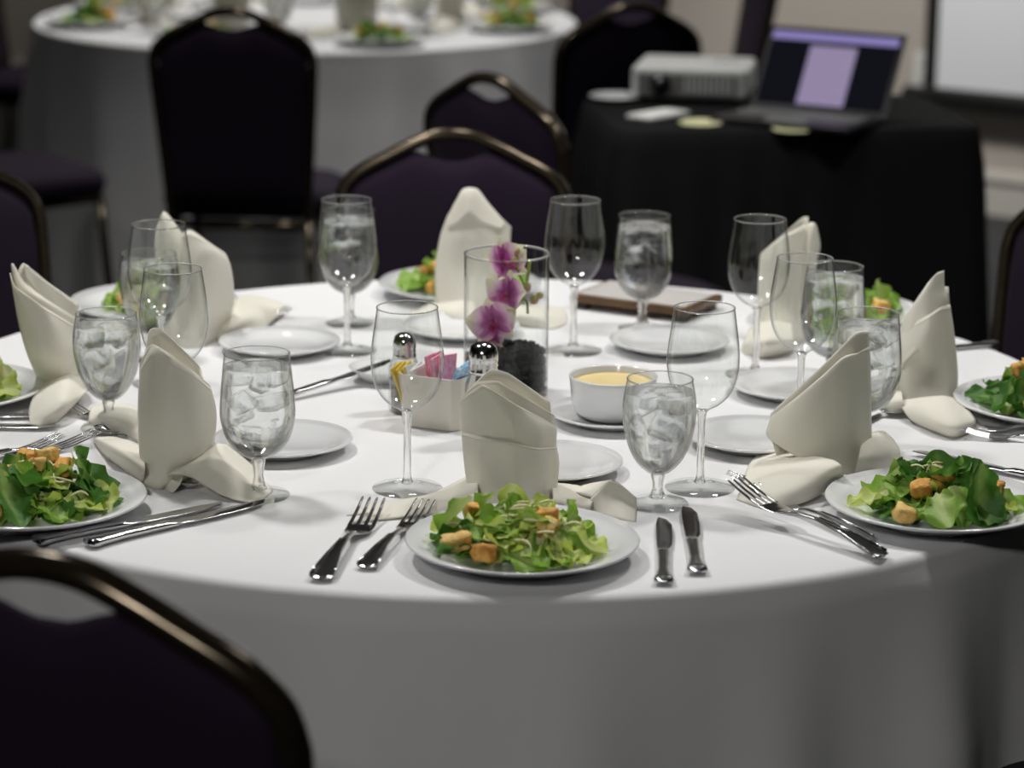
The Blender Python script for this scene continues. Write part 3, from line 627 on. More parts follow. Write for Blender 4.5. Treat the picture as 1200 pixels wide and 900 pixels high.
# ------------------------------------------------------------------ folded napkins: rows of points (metres) of each cloth layer, bottom to top
NAPKINS = {
    'front': [
        [[(-0.0449, 2.7927, 0.7606), (-0.0303, 2.7547, 0.7606), (0.0013, 2.7369, 0.7606), (0.0329, 2.7535, 0.7606), (0.0483, 2.7957, 0.7606)],
         [(-0.0509, 2.8000, 0.7970), (-0.0317, 2.7680, 0.8045), (0.0009, 2.7550, 0.8066), (0.0334, 2.7680, 0.8051), (0.0525, 2.8000, 0.7999)],
         [(-0.0548, 2.8000, 0.8379), (-0.0319, 2.7680, 0.8411), (-0.0013, 2.7540, 0.8395), (0.0285, 2.7680, 0.8292), (0.0494, 2.8000, 0.8223)]],
        [[(-0.0510, 2.8030, 0.8088), (-0.0309, 2.7720, 0.8169), (0.0008, 2.7590, 0.8170), (0.0305, 2.7720, 0.8136), (0.0487, 2.8030, 0.8088)],
         [(-0.0558, 2.8020, 0.8529), (-0.0339, 2.7720, 0.8592), (0.0004, 2.7600, 0.8589), (0.0283, 2.7720, 0.8483), (0.0492, 2.8020, 0.8383)],
         [(-0.0569, 2.8040, 0.8707), (-0.0462, 2.7800, 0.8876), (-0.0313, 2.7680, 0.8995), (0.0057, 2.7660, 0.8774), (0.0482, 2.8040, 0.8446)]],
        [[(-0.0511, 2.8080, 0.8221), (-0.0311, 2.7850, 0.8287), (0.0006, 2.7740, 0.8321), (0.0304, 2.7850, 0.8293), (0.0476, 2.8080, 0.8230)],
         [(-0.0551, 2.8080, 0.8736), (-0.0390, 2.7880, 0.8972), (-0.0148, 2.7760, 0.9014), (0.0150, 2.7840, 0.8814), (0.0463, 2.8080, 0.8561)]],
        [[(-0.0407, 2.8257, 0.7606), (-0.0229, 2.8463, 0.7606), (0.0010, 2.8572, 0.7606), (0.0260, 2.8478, 0.7606), (0.0449, 2.8284, 0.7606)],
         [(-0.0532, 2.8140, 0.8302), (-0.0327, 2.8340, 0.8249), (0.0005, 2.8420, 0.8230), (0.0309, 2.8340, 0.8255), (0.0457, 2.8140, 0.8311)],
         [(-0.0543, 2.8120, 0.8754), (-0.0246, 2.8300, 0.9012), (-0.0048, 2.8380, 0.8955), (0.0189, 2.8300, 0.8812), (0.0415, 2.8120, 0.8696)]],
        [[(-0.1704, 2.7067, 0.7610), (-0.1318, 2.7200, 0.7620), (-0.0908, 2.7304, 0.7640), (-0.0354, 2.7225, 0.7660)],
         [(-0.1488, 2.7477, 0.7620), (-0.1105, 2.7613, 0.7650), (-0.0731, 2.7552, 0.7740), (-0.0356, 2.7255, 0.7900)],
         [(-0.1207, 2.7838, 0.7610), (-0.0842, 2.8176, 0.7630), (-0.0564, 2.8451, 0.7700), (-0.0373, 2.8456, 0.7800)]],
        [[(-0.1777, 2.7343, 0.7610), (-0.1468, 2.7446, 0.7620), (-0.1105, 2.7615, 0.7630), (-0.0734, 2.7658, 0.7640)],
         [(-0.1558, 2.7730, 0.7610), (-0.1320, 2.7834, 0.7620), (-0.1007, 2.8006, 0.7630), (-0.0653, 2.8181, 0.7650)]],
        [[(0.0430, 2.7505, 0.7620), (0.0642, 2.7416, 0.7630), (0.0847, 2.7485, 0.7630)],
         [(0.0453, 2.7324, 0.7820), (0.0661, 2.7564, 0.7740), (0.0883, 2.7509, 0.7720)],
         [(0.0446, 2.8213, 0.7740), (0.0697, 2.8357, 0.7680), (0.0960, 2.8199, 0.7660)]],
        [[(0.0795, 2.7645, 0.7606), (0.0986, 2.7461, 0.7606), (0.1174, 2.7311, 0.7606), (0.1346, 2.7223, 0.7606)],
         [(0.0830, 2.7580, 0.7698), (0.0978, 2.7600, 0.7771), (0.1165, 2.7620, 0.7737), (0.1373, 2.7640, 0.7607)],
         [(0.0885, 2.7620, 0.7754), (0.1070, 2.7680, 0.7922), (0.1165, 2.7700, 0.7898), (0.1373, 2.7700, 0.7725)]],
        [[(0.0885, 2.7620, 0.7754), (0.1070, 2.7680, 0.7922), (0.1165, 2.7700, 0.7898), (0.1373, 2.7700, 0.7725)],
         [(0.0724, 2.7892, 0.7720), (0.0957, 2.8161, 0.7760), (0.1130, 2.8235, 0.7740), (0.1308, 2.7911, 0.7700)],
         [(0.0622, 2.8389, 0.7610), (0.0818, 2.8598, 0.7610), (0.1013, 2.8672, 0.7610), (0.1234, 2.8409, 0.7610)]],
    ],
    'front_left': [
        [[(-0.4099, 2.8406, 0.7606), (-0.3967, 2.8276, 0.7606), (-0.3858, 2.8313, 0.7606), (-0.3633, 2.8658, 0.7606), (-0.3493, 2.9469, 0.7606)],
         [(-0.4154, 2.8450, 0.7935), (-0.3971, 2.8230, 0.7979), (-0.3723, 2.8150, 0.8024), (-0.3474, 2.8210, 0.8078), (-0.3309, 2.8450, 0.8210)],
         [(-0.4158, 2.8450, 0.8527), (-0.3972, 2.8210, 0.8582), (-0.3733, 2.8110, 0.8620), (-0.3479, 2.8190, 0.8611), (-0.3294, 2.8450, 0.8486)],
         [(-0.4118, 2.8450, 0.8967), (-0.3951, 2.8250, 0.9260), (-0.3744, 2.8150, 0.9161), (-0.3512, 2.8210, 0.8975), (-0.3346, 2.8450, 0.8730)]],
        [[(-0.4154, 2.8490, 0.8516), (-0.3986, 2.8310, 0.8555), (-0.3746, 2.8210, 0.8594), (-0.3489, 2.8270, 0.8590), (-0.3308, 2.8490, 0.8475)],
         [(-0.4134, 2.8500, 0.8984), (-0.3978, 2.8310, 0.9265), (-0.3763, 2.8230, 0.9170), (-0.3540, 2.8290, 0.8983), (-0.3361, 2.8500, 0.8747)]],
        [[(-0.4116, 2.8883, 0.7606), (-0.3968, 2.9239, 0.7606), (-0.3781, 2.9316, 0.7606), (-0.3552, 2.9041, 0.7606)],
         [(-0.4148, 2.8570, 0.8446), (-0.3990, 2.8810, 0.8384), (-0.3738, 2.8870, 0.8370), (-0.3444, 2.8670, 0.8426)],
         [(-0.4065, 2.8570, 0.9085), (-0.4049, 2.8710, 0.9325), (-0.3936, 2.8790, 0.9327), (-0.3510, 2.8750, 0.8918), (-0.3453, 2.8570, 0.8817)]],
        [[(-0.5138, 3.0999, 0.7606), (-0.4875, 3.0701, 0.7630), (-0.4542, 3.0184, 0.7680), (-0.4269, 2.9529, 0.7740)],
         [(-0.5151, 3.1095, 0.7660), (-0.4876, 3.0746, 0.7820), (-0.4596, 3.0452, 0.7880), (-0.4392, 3.0294, 0.7840)],
         [(-0.5232, 3.1731, 0.7620), (-0.5051, 3.1874, 0.7650), (-0.4773, 3.1652, 0.7700), (-0.4555, 3.1453, 0.7700)]],
        [[(-0.4951, 3.0199, 0.7630), (-0.4746, 2.9647, 0.7620), (-0.4465, 2.9082, 0.7620), (-0.4127, 2.8472, 0.7620)],
         [(-0.4889, 2.9952, 0.7720), (-0.4607, 2.9162, 0.7860), (-0.4313, 2.8495, 0.7940), (-0.4063, 2.8194, 0.7900)],
         [(-0.4934, 3.0352, 0.7630), (-0.4701, 3.0033, 0.7720), (-0.4467, 2.9675, 0.7780), (-0.4269, 2.9529, 0.7740)]],
        [[(-0.3853, 2.8280, 0.7606), (-0.3803, 2.8182, 0.7606), (-0.3747, 2.8116, 0.7620)],
         [(-0.3868, 2.8412, 0.7700), (-0.3774, 2.8278, 0.7740), (-0.3663, 2.8148, 0.7720)],
         [(-0.3746, 2.7934, 0.7880), (-0.3701, 2.8172, 0.7880), (-0.3596, 2.8245, 0.7860)],
         [(-0.3548, 2.8217, 0.7760), (-0.3393, 2.8144, 0.7960), (-0.3304, 2.8634, 0.8040)],
         [(-0.3161, 2.7871, 0.7650), (-0.3025, 2.8030, 0.7800), (-0.3120, 2.8783, 0.7900)],
         [(-0.2831, 2.7755, 0.7610), (-0.2759, 2.7982, 0.7650), (-0.2899, 2.8856, 0.7680)],
         [(-0.2800, 2.7821, 0.7606), (-0.2652, 2.8252, 0.7606), (-0.2755, 2.8550, 0.7610)]],
    ],
    'front_right': [
        [[(0.2948, 2.9200, 0.8002), (0.3163, 2.8970, 0.7907), (0.3443, 2.8830, 0.7788), (0.3796, 2.8910, 0.7667), (0.4134, 2.9200, 0.7678)],
         [(0.2921, 2.9250, 0.8069), (0.3154, 2.8970, 0.8158), (0.3478, 2.8850, 0.8194), (0.3829, 2.8950, 0.8170), (0.4121, 2.9250, 0.8142)],
         [(0.2965, 2.9250, 0.8222), (0.3216, 2.9030, 0.8494), (0.3486, 2.8930, 0.8751), (0.3773, 2.8990, 0.8967), (0.4084, 2.9250, 0.8786)],
         [(0.2995, 2.9270, 0.8247), (0.3250, 2.9090, 0.8519), (0.3530, 2.8990, 0.8786), (0.3858, 2.9070, 0.9018), (0.4064, 2.9270, 0.9081)]],
        [[(0.2968, 2.9350, 0.8103), (0.3225, 2.9190, 0.8149), (0.3527, 2.9110, 0.8174), (0.3856, 2.9170, 0.8161), (0.4123, 2.9330, 0.8120)],
         [(0.2973, 2.9350, 0.8246), (0.3242, 2.9210, 0.8548), (0.3545, 2.9150, 0.8846), (0.3877, 2.9190, 0.9139), (0.4060, 2.9330, 0.9147)],
         [(0.2993, 2.9360, 0.8264), (0.3268, 2.9270, 0.8552), (0.3571, 2.9210, 0.8862), (0.3891, 2.9250, 0.9224), (0.4038, 2.9330, 0.9197)]],
        [[(0.3111, 2.9330, 0.7606), (0.3445, 2.9700, 0.7606), (0.3762, 2.9856, 0.7606), (0.4036, 2.9647, 0.7606), (0.4149, 2.9365, 0.7606)],
         [(0.2974, 2.9390, 0.8042), (0.3288, 2.9570, 0.7995), (0.3592, 2.9630, 0.7982), (0.3909, 2.9550, 0.8007), (0.4130, 2.9370, 0.8058)],
         [(0.3006, 2.9390, 0.8235), (0.3323, 2.9510, 0.8512), (0.3631, 2.9550, 0.8808), (0.3933, 2.9490, 0.9168), (0.4067, 2.9370, 0.9098)]],
        [[(0.3908, 2.9006, 0.7606), (0.4108, 2.9047, 0.7606), (0.4259, 2.9157, 0.7606), (0.4445, 2.9376, 0.7620)],
         [(0.3911, 2.8735, 0.7880), (0.4098, 2.8777, 0.7920), (0.4299, 2.9103, 0.7880), (0.4522, 2.9604, 0.7720)],
         [(0.4011, 2.9169, 0.7960), (0.4146, 2.9323, 0.8000), (0.4306, 2.9620, 0.7940), (0.4545, 3.0120, 0.7700)],
         [(0.4219, 3.0344, 0.7740), (0.4351, 3.0502, 0.7740), (0.4480, 3.0691, 0.7700), (0.4579, 3.0637, 0.7620)]],
        [[(0.2499, 2.8086, 0.7606), (0.2685, 2.7832, 0.7606), (0.2904, 2.7677, 0.7620), (0.3286, 2.7945, 0.7650), (0.3755, 2.8727, 0.7660)],
         [(0.2572, 2.8418, 0.7640), (0.2745, 2.8022, 0.7720), (0.2972, 2.7860, 0.7790), (0.3319, 2.7966, 0.7840), (0.3698, 2.8314, 0.7860)],
         [(0.2712, 2.9180, 0.7660), (0.2906, 2.8771, 0.7780), (0.3114, 2.8466, 0.7870), (0.3372, 2.8232, 0.7940), (0.3652, 2.8205, 0.7980)],
         [(0.2921, 2.9978, 0.7620), (0.3084, 2.9810, 0.7700), (0.3241, 2.9424, 0.7800), (0.3442, 2.8861, 0.7900), (0.3614, 2.8446, 0.7960)]],
    ],
    'right': [
        [[(0.4902, 3.2509, 0.7606), (0.4984, 3.2173, 0.7606), (0.5179, 3.1971, 0.7606), (0.5446, 3.2105, 0.7606), (0.5654, 3.2536, 0.7606)],
         [(0.4856, 3.2520, 0.7932), (0.4962, 3.2280, 0.7938), (0.5195, 3.2180, 0.7932), (0.5456, 3.2280, 0.7943), (0.5643, 3.2520, 0.7995)],
         [(0.4871, 3.2520, 0.8322), (0.4994, 3.2320, 0.8315), (0.5176, 3.2220, 0.8451), (0.5387, 3.2300, 0.8544), (0.5575, 3.2520, 0.8483)],
         [(0.4971, 3.2540, 0.8550), (0.5093, 3.2380, 0.8677), (0.5226, 3.2300, 0.8784), (0.5356, 3.2340, 0.8864), (0.5502, 3.2520, 0.8858)]],
        [[(0.4865, 3.2560, 0.7866), (0.4904, 3.2360, 0.8062), (0.4990, 3.2260, 0.8220), (0.5131, 3.2240, 0.8336), (0.5367, 3.2420, 0.8461)],
         [(0.4863, 3.2580, 0.8196), (0.4947, 3.2460, 0.8370), (0.5056, 3.2380, 0.8544), (0.5211, 3.2340, 0.8775), (0.5457, 3.2460, 0.8926)],
         [(0.4933, 3.2600, 0.8625), (0.5005, 3.2540, 0.8750), (0.5110, 3.2440, 0.8949), (0.5230, 3.2420, 0.9064), (0.5422, 3.2480, 0.9053)],
         [(0.5045, 3.2600, 0.8781), (0.5148, 3.2560, 0.8989), (0.5214, 3.2480, 0.9149), (0.5315, 3.2480, 0.9270), (0.5406, 3.2520, 0.9296)]],
        [[(0.5016, 3.2860, 0.7606), (0.5249, 3.3177, 0.7606), (0.5452, 3.3274, 0.7606), (0.5625, 3.2970, 0.7606)],
         [(0.4900, 3.2660, 0.8121), (0.5120, 3.2840, 0.8135), (0.5393, 3.2860, 0.8189), (0.5612, 3.2660, 0.8184)],
         [(0.5026, 3.2660, 0.8678), (0.5220, 3.2740, 0.8939), (0.5431, 3.2740, 0.9040), (0.5486, 3.2620, 0.9067)]],
        [[(0.4993, 3.1352, 0.7606), (0.5163, 3.0963, 0.7606), (0.5334, 3.0736, 0.7606), (0.5593, 3.1062, 0.7620)],
         [(0.4887, 3.1374, 0.7680), (0.5096, 3.0845, 0.7760), (0.5340, 3.0701, 0.7780), (0.5638, 3.1057, 0.7740)],
         [(0.4827, 3.1637, 0.7740), (0.5063, 3.1273, 0.7860), (0.5325, 3.1289, 0.7880), (0.5618, 3.1507, 0.7760)],
         [(0.4866, 3.2125, 0.7700), (0.5097, 3.1843, 0.7820), (0.5377, 3.1937, 0.7820), (0.5634, 3.2238, 0.7700)]],
        [[(0.4680, 3.1829, 0.7606), (0.4754, 3.1749, 0.7606), (0.4882, 3.1761, 0.7620)],
         [(0.4649, 3.1965, 0.7740), (0.4734, 3.1822, 0.7800), (0.4838, 3.1672, 0.7840)],
         [(0.4803, 3.2911, 0.7630), (0.4886, 3.2896, 0.7680), (0.4948, 3.2576, 0.7740)]],
    ],
    'left': [
        [[(-0.6039, 3.2894, 0.7606), (-0.5845, 3.2463, 0.7606), (-0.5669, 3.2383, 0.7606), (-0.5571, 3.2911, 0.7606)],
         [(-0.6051, 3.2150, 0.8143), (-0.5820, 3.1930, 0.8155), (-0.5604, 3.1910, 0.8162), (-0.5408, 3.2150, 0.8204)],
         [(-0.6162, 3.2150, 0.8602), (-0.5909, 3.1930, 0.8633), (-0.5655, 3.1910, 0.8532), (-0.5434, 3.2150, 0.8390)],
         [(-0.6244, 3.2150, 0.9232), (-0.6171, 3.2010, 0.9089), (-0.5844, 3.1910, 0.8888), (-0.5450, 3.2150, 0.8554)]],
        [[(-0.6134, 3.2210, 0.8512), (-0.5891, 3.2050, 0.8540), (-0.5655, 3.2030, 0.8504), (-0.5433, 3.2210, 0.8376)],
         [(-0.6233, 3.2210, 0.9263), (-0.6093, 3.2090, 0.9030), (-0.5791, 3.2030, 0.8861), (-0.5448, 3.2210, 0.8584)],
         [(-0.6213, 3.2230, 0.9335), (-0.6069, 3.2150, 0.9114), (-0.5779, 3.2090, 0.8902), (-0.5439, 3.2230, 0.8634)]],
        [[(-0.6067, 3.3433, 0.7606), (-0.5954, 3.3621, 0.7606), (-0.5820, 3.3626, 0.7606), (-0.5643, 3.3357, 0.7606)],
         [(-0.6106, 3.2290, 0.8494), (-0.5921, 3.2450, 0.8458), (-0.5710, 3.2470, 0.8422), (-0.5434, 3.2290, 0.8423)],
         [(-0.6183, 3.2270, 0.9207), (-0.6112, 3.2370, 0.9317), (-0.5815, 3.2450, 0.9042), (-0.5439, 3.2330, 0.8809)]],
        [[(-0.6112, 3.2370, 0.9317), (-0.5985, 3.2350, 0.9192), (-0.5752, 3.2330, 0.9024), (-0.5447, 3.2310, 0.8791)],
         [(-0.6084, 3.2300, 0.9147), (-0.5916, 3.2270, 0.8938), (-0.5701, 3.2230, 0.8763), (-0.5444, 3.2250, 0.8564)]],
        [[(-0.5811, 3.0818, 0.7606), (-0.5702, 3.0785, 0.7610), (-0.5543, 3.1070, 0.7620), (-0.5450, 3.1648, 0.7640)],
         [(-0.5918, 3.1322, 0.7700), (-0.5662, 3.0949, 0.7780), (-0.5437, 3.0972, 0.7840), (-0.5315, 3.1625, 0.7800)],
         [(-0.5925, 3.1849, 0.7780), (-0.5701, 3.1561, 0.7900), (-0.5473, 3.1590, 0.7960), (-0.5323, 3.2198, 0.7740)],
         [(-0.5944, 3.2436, 0.7740), (-0.5762, 3.2285, 0.7880), (-0.5578, 3.2354, 0.7920), (-0.5457, 3.2640, 0.7760)]],
    ],
    'far_left': [
        [[(-0.4750, 3.5310, 0.7606), (-0.4480, 3.5020, 0.7606), (-0.4202, 3.5130, 0.7606), (-0.3953, 3.5855, 0.7606)],
         [(-0.4860, 3.5450, 0.8192), (-0.4546, 3.5190, 0.8228), (-0.4197, 3.5190, 0.8231), (-0.3829, 3.5450, 0.8201)],
         [(-0.4782, 3.5470, 0.8643), (-0.4484, 3.5250, 0.8715), (-0.4143, 3.5230, 0.8840), (-0.3857, 3.5450, 0.8620)],
         [(-0.4683, 3.5490, 0.8996), (-0.4406, 3.5350, 0.9168), (-0.4149, 3.5310, 0.9013), (-0.3937, 3.5470, 0.8829)]],
        [[(-0.4843, 3.5510, 0.8239), (-0.4673, 3.5290, 0.8288), (-0.4505, 3.5250, 0.8299), (-0.4315, 3.5410, 0.8266)],
         [(-0.4895, 3.5490, 0.8899), (-0.4751, 3.5290, 0.8941), (-0.4586, 3.5270, 0.8946), (-0.4385, 3.5410, 0.8825)],
         [(-0.4865, 3.5490, 0.9161), (-0.4778, 3.5390, 0.9322), (-0.4661, 3.5370, 0.9256), (-0.4532, 3.5430, 0.9128)],
         [(-0.4779, 3.5490, 0.9374), (-0.4762, 3.5460, 0.9404), (-0.4738, 3.5450, 0.9394), (-0.4704, 3.5450, 0.9359)]],
        [[(-0.4757, 3.5822, 0.7606), (-0.4559, 3.6145, 0.7606), (-0.4272, 3.6262, 0.7606), (-0.3999, 3.6062, 0.7606)],
         [(-0.4857, 3.5610, 0.8217), (-0.4600, 3.5810, 0.8175), (-0.4245, 3.5810, 0.8179), (-0.3857, 3.5610, 0.8226)],
         [(-0.4690, 3.5550, 0.9008), (-0.4428, 3.5630, 0.9126), (-0.4177, 3.5650, 0.8946), (-0.3923, 3.5550, 0.8777)]],
        [[(-0.4143, 3.5435, 0.7606), (-0.3980, 3.5442, 0.7606), (-0.3808, 3.5602, 0.7606), (-0.3494, 3.6039, 0.7610)],
         [(-0.4057, 3.5529, 0.7760), (-0.3860, 3.5470, 0.7860), (-0.3681, 3.5795, 0.7860), (-0.3374, 3.6576, 0.7660)],
         [(-0.4008, 3.6411, 0.7840), (-0.3873, 3.6522, 0.7940), (-0.3749, 3.7092, 0.7840), (-0.3252, 3.7422, 0.7620)],
         [(-0.4057, 3.7328, 0.7760), (-0.3935, 3.7587, 0.7780), (-0.3767, 3.7901, 0.7700), (-0.3440, 3.7871, 0.7620)]],
    ],
    'far': [
        [[(-0.1092, 3.7208, 0.7606), (-0.0863, 3.6886, 0.7606), (-0.0556, 3.6790, 0.7606), (-0.0254, 3.7021, 0.7606), (-0.0047, 3.7475, 0.7606)],
         [(-0.1124, 3.7420, 0.8196), (-0.0872, 3.7180, 0.8249), (-0.0565, 3.7120, 0.8264), (-0.0284, 3.7180, 0.8254), (-0.0053, 3.7420, 0.8282)],
         [(-0.1052, 3.7420, 0.8699), (-0.0874, 3.7200, 0.8719), (-0.0629, 3.7140, 0.8832), (-0.0313, 3.7200, 0.8786), (-0.0044, 3.7420, 0.8708)],
         [(-0.0954, 3.7420, 0.8999), (-0.0830, 3.7320, 0.9218), (-0.0659, 3.7280, 0.9375), (-0.0439, 3.7320, 0.9246), (-0.0033, 3.7420, 0.8858)]],
        [[(-0.0962, 3.7260, 0.8880), (-0.0801, 3.7160, 0.8950), (-0.0630, 3.7120, 0.9108), (-0.0435, 3.7160, 0.8954), (-0.0143, 3.7260, 0.8863)],
         [(-0.0928, 3.7360, 0.9036), (-0.0805, 3.7280, 0.9225), (-0.0634, 3.7240, 0.9407), (-0.0463, 3.7280, 0.9253), (-0.0119, 3.7360, 0.8919)],
         [(-0.0833, 3.7440, 0.9220), (-0.0735, 3.7420, 0.9399), (-0.0637, 3.7400, 0.9428), (-0.0515, 3.7420, 0.9401), (-0.0367, 3.7440, 0.9200)]],
        [[(-0.1053, 3.7546, 0.7606), (-0.0822, 3.7783, 0.7606), (-0.0574, 3.7851, 0.7606), (-0.0323, 3.7804, 0.7606), (-0.0097, 3.7586, 0.7606)],
         [(-0.1105, 3.7580, 0.8201), (-0.0861, 3.7760, 0.8165), (-0.0576, 3.7820, 0.8156), (-0.0314, 3.7760, 0.8170), (-0.0065, 3.7580, 0.8248)],
         [(-0.0882, 3.7480, 0.9113), (-0.0725, 3.7540, 0.9377), (-0.0615, 3.7560, 0.9400), (-0.0516, 3.7540, 0.9367), (-0.0070, 3.7500, 0.8817)]],
        [[(-0.1510, 3.7190, 0.7606), (-0.1227, 3.6828, 0.7610), (-0.0916, 3.6580, 0.7620), (-0.0490, 3.6425, 0.7610)],
         [(-0.1367, 3.7310, 0.7650), (-0.1110, 3.6977, 0.7740), (-0.0858, 3.6643, 0.7780), (-0.0519, 3.6703, 0.7720)],
         [(-0.1181, 3.7663, 0.7700), (-0.0999, 3.7357, 0.7820), (-0.0769, 3.6981, 0.7880), (-0.0546, 3.6855, 0.7860)]],
        [[(-0.0032, 3.6703, 0.7606), (0.0234, 3.6455, 0.7610), (0.0595, 3.6363, 0.7610), (0.0770, 3.6692, 0.7610)],
         [(-0.0033, 3.6635, 0.7740), (0.0232, 3.6469, 0.7780), (0.0537, 3.6658, 0.7740), (0.0777, 3.7153, 0.7630)],
         [(-0.0133, 3.7073, 0.7740), (0.0174, 3.7312, 0.7740), (0.0485, 3.7480, 0.7680), (0.0737, 3.7645, 0.7620)]],
    ],
    'far_right': [
        [[(0.3431, 3.5735, 0.7606), (0.3576, 3.5385, 0.7606), (0.3812, 3.5394, 0.7606), (0.4097, 3.5761, 0.7606)],
         [(0.3422, 3.6050, 0.8015), (0.3603, 3.5830, 0.8042), (0.3838, 3.5810, 0.8048), (0.4136, 3.6050, 0.8022)],
         [(0.3426, 3.6050, 0.8623), (0.3587, 3.5870, 0.8637), (0.3818, 3.5850, 0.8728), (0.4119, 3.6050, 0.8508)],
         [(0.3447, 3.6070, 0.8776), (0.3617, 3.5930, 0.8963), (0.3776, 3.5910, 0.9088), (0.4046, 3.6050, 0.9207)]],
        [[(0.3929, 3.6110, 0.8006), (0.4008, 3.5970, 0.8038), (0.4106, 3.5990, 0.8035), (0.4201, 3.6130, 0.8127)],
         [(0.3998, 3.6110, 0.8737), (0.4053, 3.5950, 0.8710), (0.4127, 3.5970, 0.8706), (0.4228, 3.6130, 0.8674)],
         [(0.4037, 3.6130, 0.9035), (0.4115, 3.6010, 0.9144), (0.4192, 3.6030, 0.9044), (0.4271, 3.6150, 0.8864)],
         [(0.4068, 3.6130, 0.9168), (0.4121, 3.6090, 0.9213), (0.4168, 3.6090, 0.9213), (0.4211, 3.6130, 0.9146)]],
        [[(0.3547, 3.6365, 0.7606), (0.3773, 3.6588, 0.7606), (0.3992, 3.6596, 0.7606), (0.4164, 3.6390, 0.7606)],
         [(0.3453, 3.6210, 0.8224), (0.3710, 3.6390, 0.8188), (0.3950, 3.6390, 0.8190), (0.4170, 3.6210, 0.8231)],
         [(0.3464, 3.6130, 0.8776), (0.3726, 3.6210, 0.8993), (0.4011, 3.6190, 0.9265), (0.4087, 3.6130, 0.9289)]],
        [[(0.3120, 3.5117, 0.7606), (0.3289, 3.4787, 0.7610), (0.3517, 3.4755, 0.7620), (0.3841, 3.5104, 0.7610)],
         [(0.3171, 3.5219, 0.7720), (0.3311, 3.4735, 0.7860), (0.3511, 3.4674, 0.7900), (0.3806, 3.4839, 0.7840)],
         [(0.3323, 3.6172, 0.7680), (0.3458, 3.5856, 0.7840), (0.3632, 3.5707, 0.7900), (0.3867, 3.5680, 0.7860)]],
    ],
}

NAP_LABEL = dict(front='ivory napkin folded upright with peaked layers and a crossing crease, nearest the camera', front_left='ivory napkin folded upright at the front left with its flap drooping over a spoon',
 left='ivory napkin standing like an open pocket at the left edge, leaning left', far_left='white napkin folded upright behind the far left wine glasses, its tail lying right',
 far='white napkin folded to a flat-topped peak, behind the orchid vase', far_right='ivory twin-pointed napkin seen behind the far right wine glasses',
 right='tall twisted white napkin at the right with a curled flap in front', front_right='ivory napkin folded to a slanting pointed sail at the front right')
def build_napkin(key, sheets):
    vs, fs, uv = [], [], []
    for s in sheets:
        v, f = loft(s, 22, 14, True); n = len(vs); vs += [tuple(p) for p in v]; fs += [tuple(i+n for i in q) for q in f]; uv += [((i % 23)/22, (i//23)/14) for i in range(len(v))]
    c = Vector((sum(v[0] for v in vs)/len(vs), sum(v[1] for v in vs)/len(vs), .76))
    me = mesh('folded_napkin', [tuple(Vector(v)-c) for v in vs], fs, M['napkin'], True, uv)
    o = solidify(obj('folded_napkin', me, None, c), .0013, 0)
    return tag(o, NAP_LABEL[key], 'napkin', 'folded napkins on the near table')
for k, s in NAPKINS.items(): build_napkin(k, s)

# ------------------------------------------------------------------ glasses
WB = [(.0062, .090), (.010, .0935), (.0205, .0995), (.0315, .1115), (.0382, .1285), (.0406, .147), (.0395, .166), (.0368, .186), (.0336, .2085)]
WS = [(.0062, .0905), (.0048, .082), (.0043, .060), (.0044, .030), (.0052, .014), (.0075, .008)]
WF = [(.0, .0005), (.0385, .0005), (.0395, .0015), (.0388, .0026), (.024, .0042), (.0125, .0062), (.0068, .0095), (0, .0098)]
def smooth_prof(P, n): return [tuple(cr([(r, 0, z) for r, z in P], i/n))[0::2] for i in range(n+1)]
W_BOWL = lathe('bowl', smooth_prof(WB, 30), M['bowl'], 56)
def rim_me(r, z): 
    b = MB(); n = 56; b.tube([(r*cos(2*pi*i/n), r*sin(2*pi*i/n), z) for i in range(n+1)], .0008, 6, cap=False); return b.me('rim', M['stem'])
W_RIM = rim_me(.0336, .2087)
W_STEM = lathe('stem', [(0, .0935), (.0050, .0925)]+smooth_prof(WS, 16)+[(0, .0078)], M['stem'], 28)
W_FOOT = lathe('foot', WF, M['foot'], 56)
def wine_glass(x, y, label, group='wine glasses on the near table', first=[]):
    t = thing('wine_glass', label, 'wine glass', (x, y, Z), 0, group)
    for n_, me in (('bowl', W_BOWL), ('rim', W_RIM), ('stem', W_STEM), ('foot', W_FOOT)): obj(n_, me, t)
    return t
WINES = [((-.116, 2.837), 'empty wine glass in sharp focus in front of the sugar caddy'), ((.212, 2.850), 'empty wine glass in sharp focus behind the nearest round water goblet'),
 ((.083, 3.503), 'empty wine glass just right of the orchid vase, before the dark cloth'), ((-.224, 3.491), 'empty wine glass in front of a water goblet, left of the orchid vase'),
 ((.320, 3.378), 'empty wine glass behind another one, in front of the twin-pointed napkin'), ((.352, 3.128), 'empty wine glass with its foot behind the front right sail napkin'),
 ((-.451, 3.304), 'tall wine glass before the far left napkin, its rim the highest at left'), ((-.398, 3.030), 'empty wine glass rising behind the front left standing napkin')]
for (x, y), lab in WINES: wine_glass(x, y, lab)
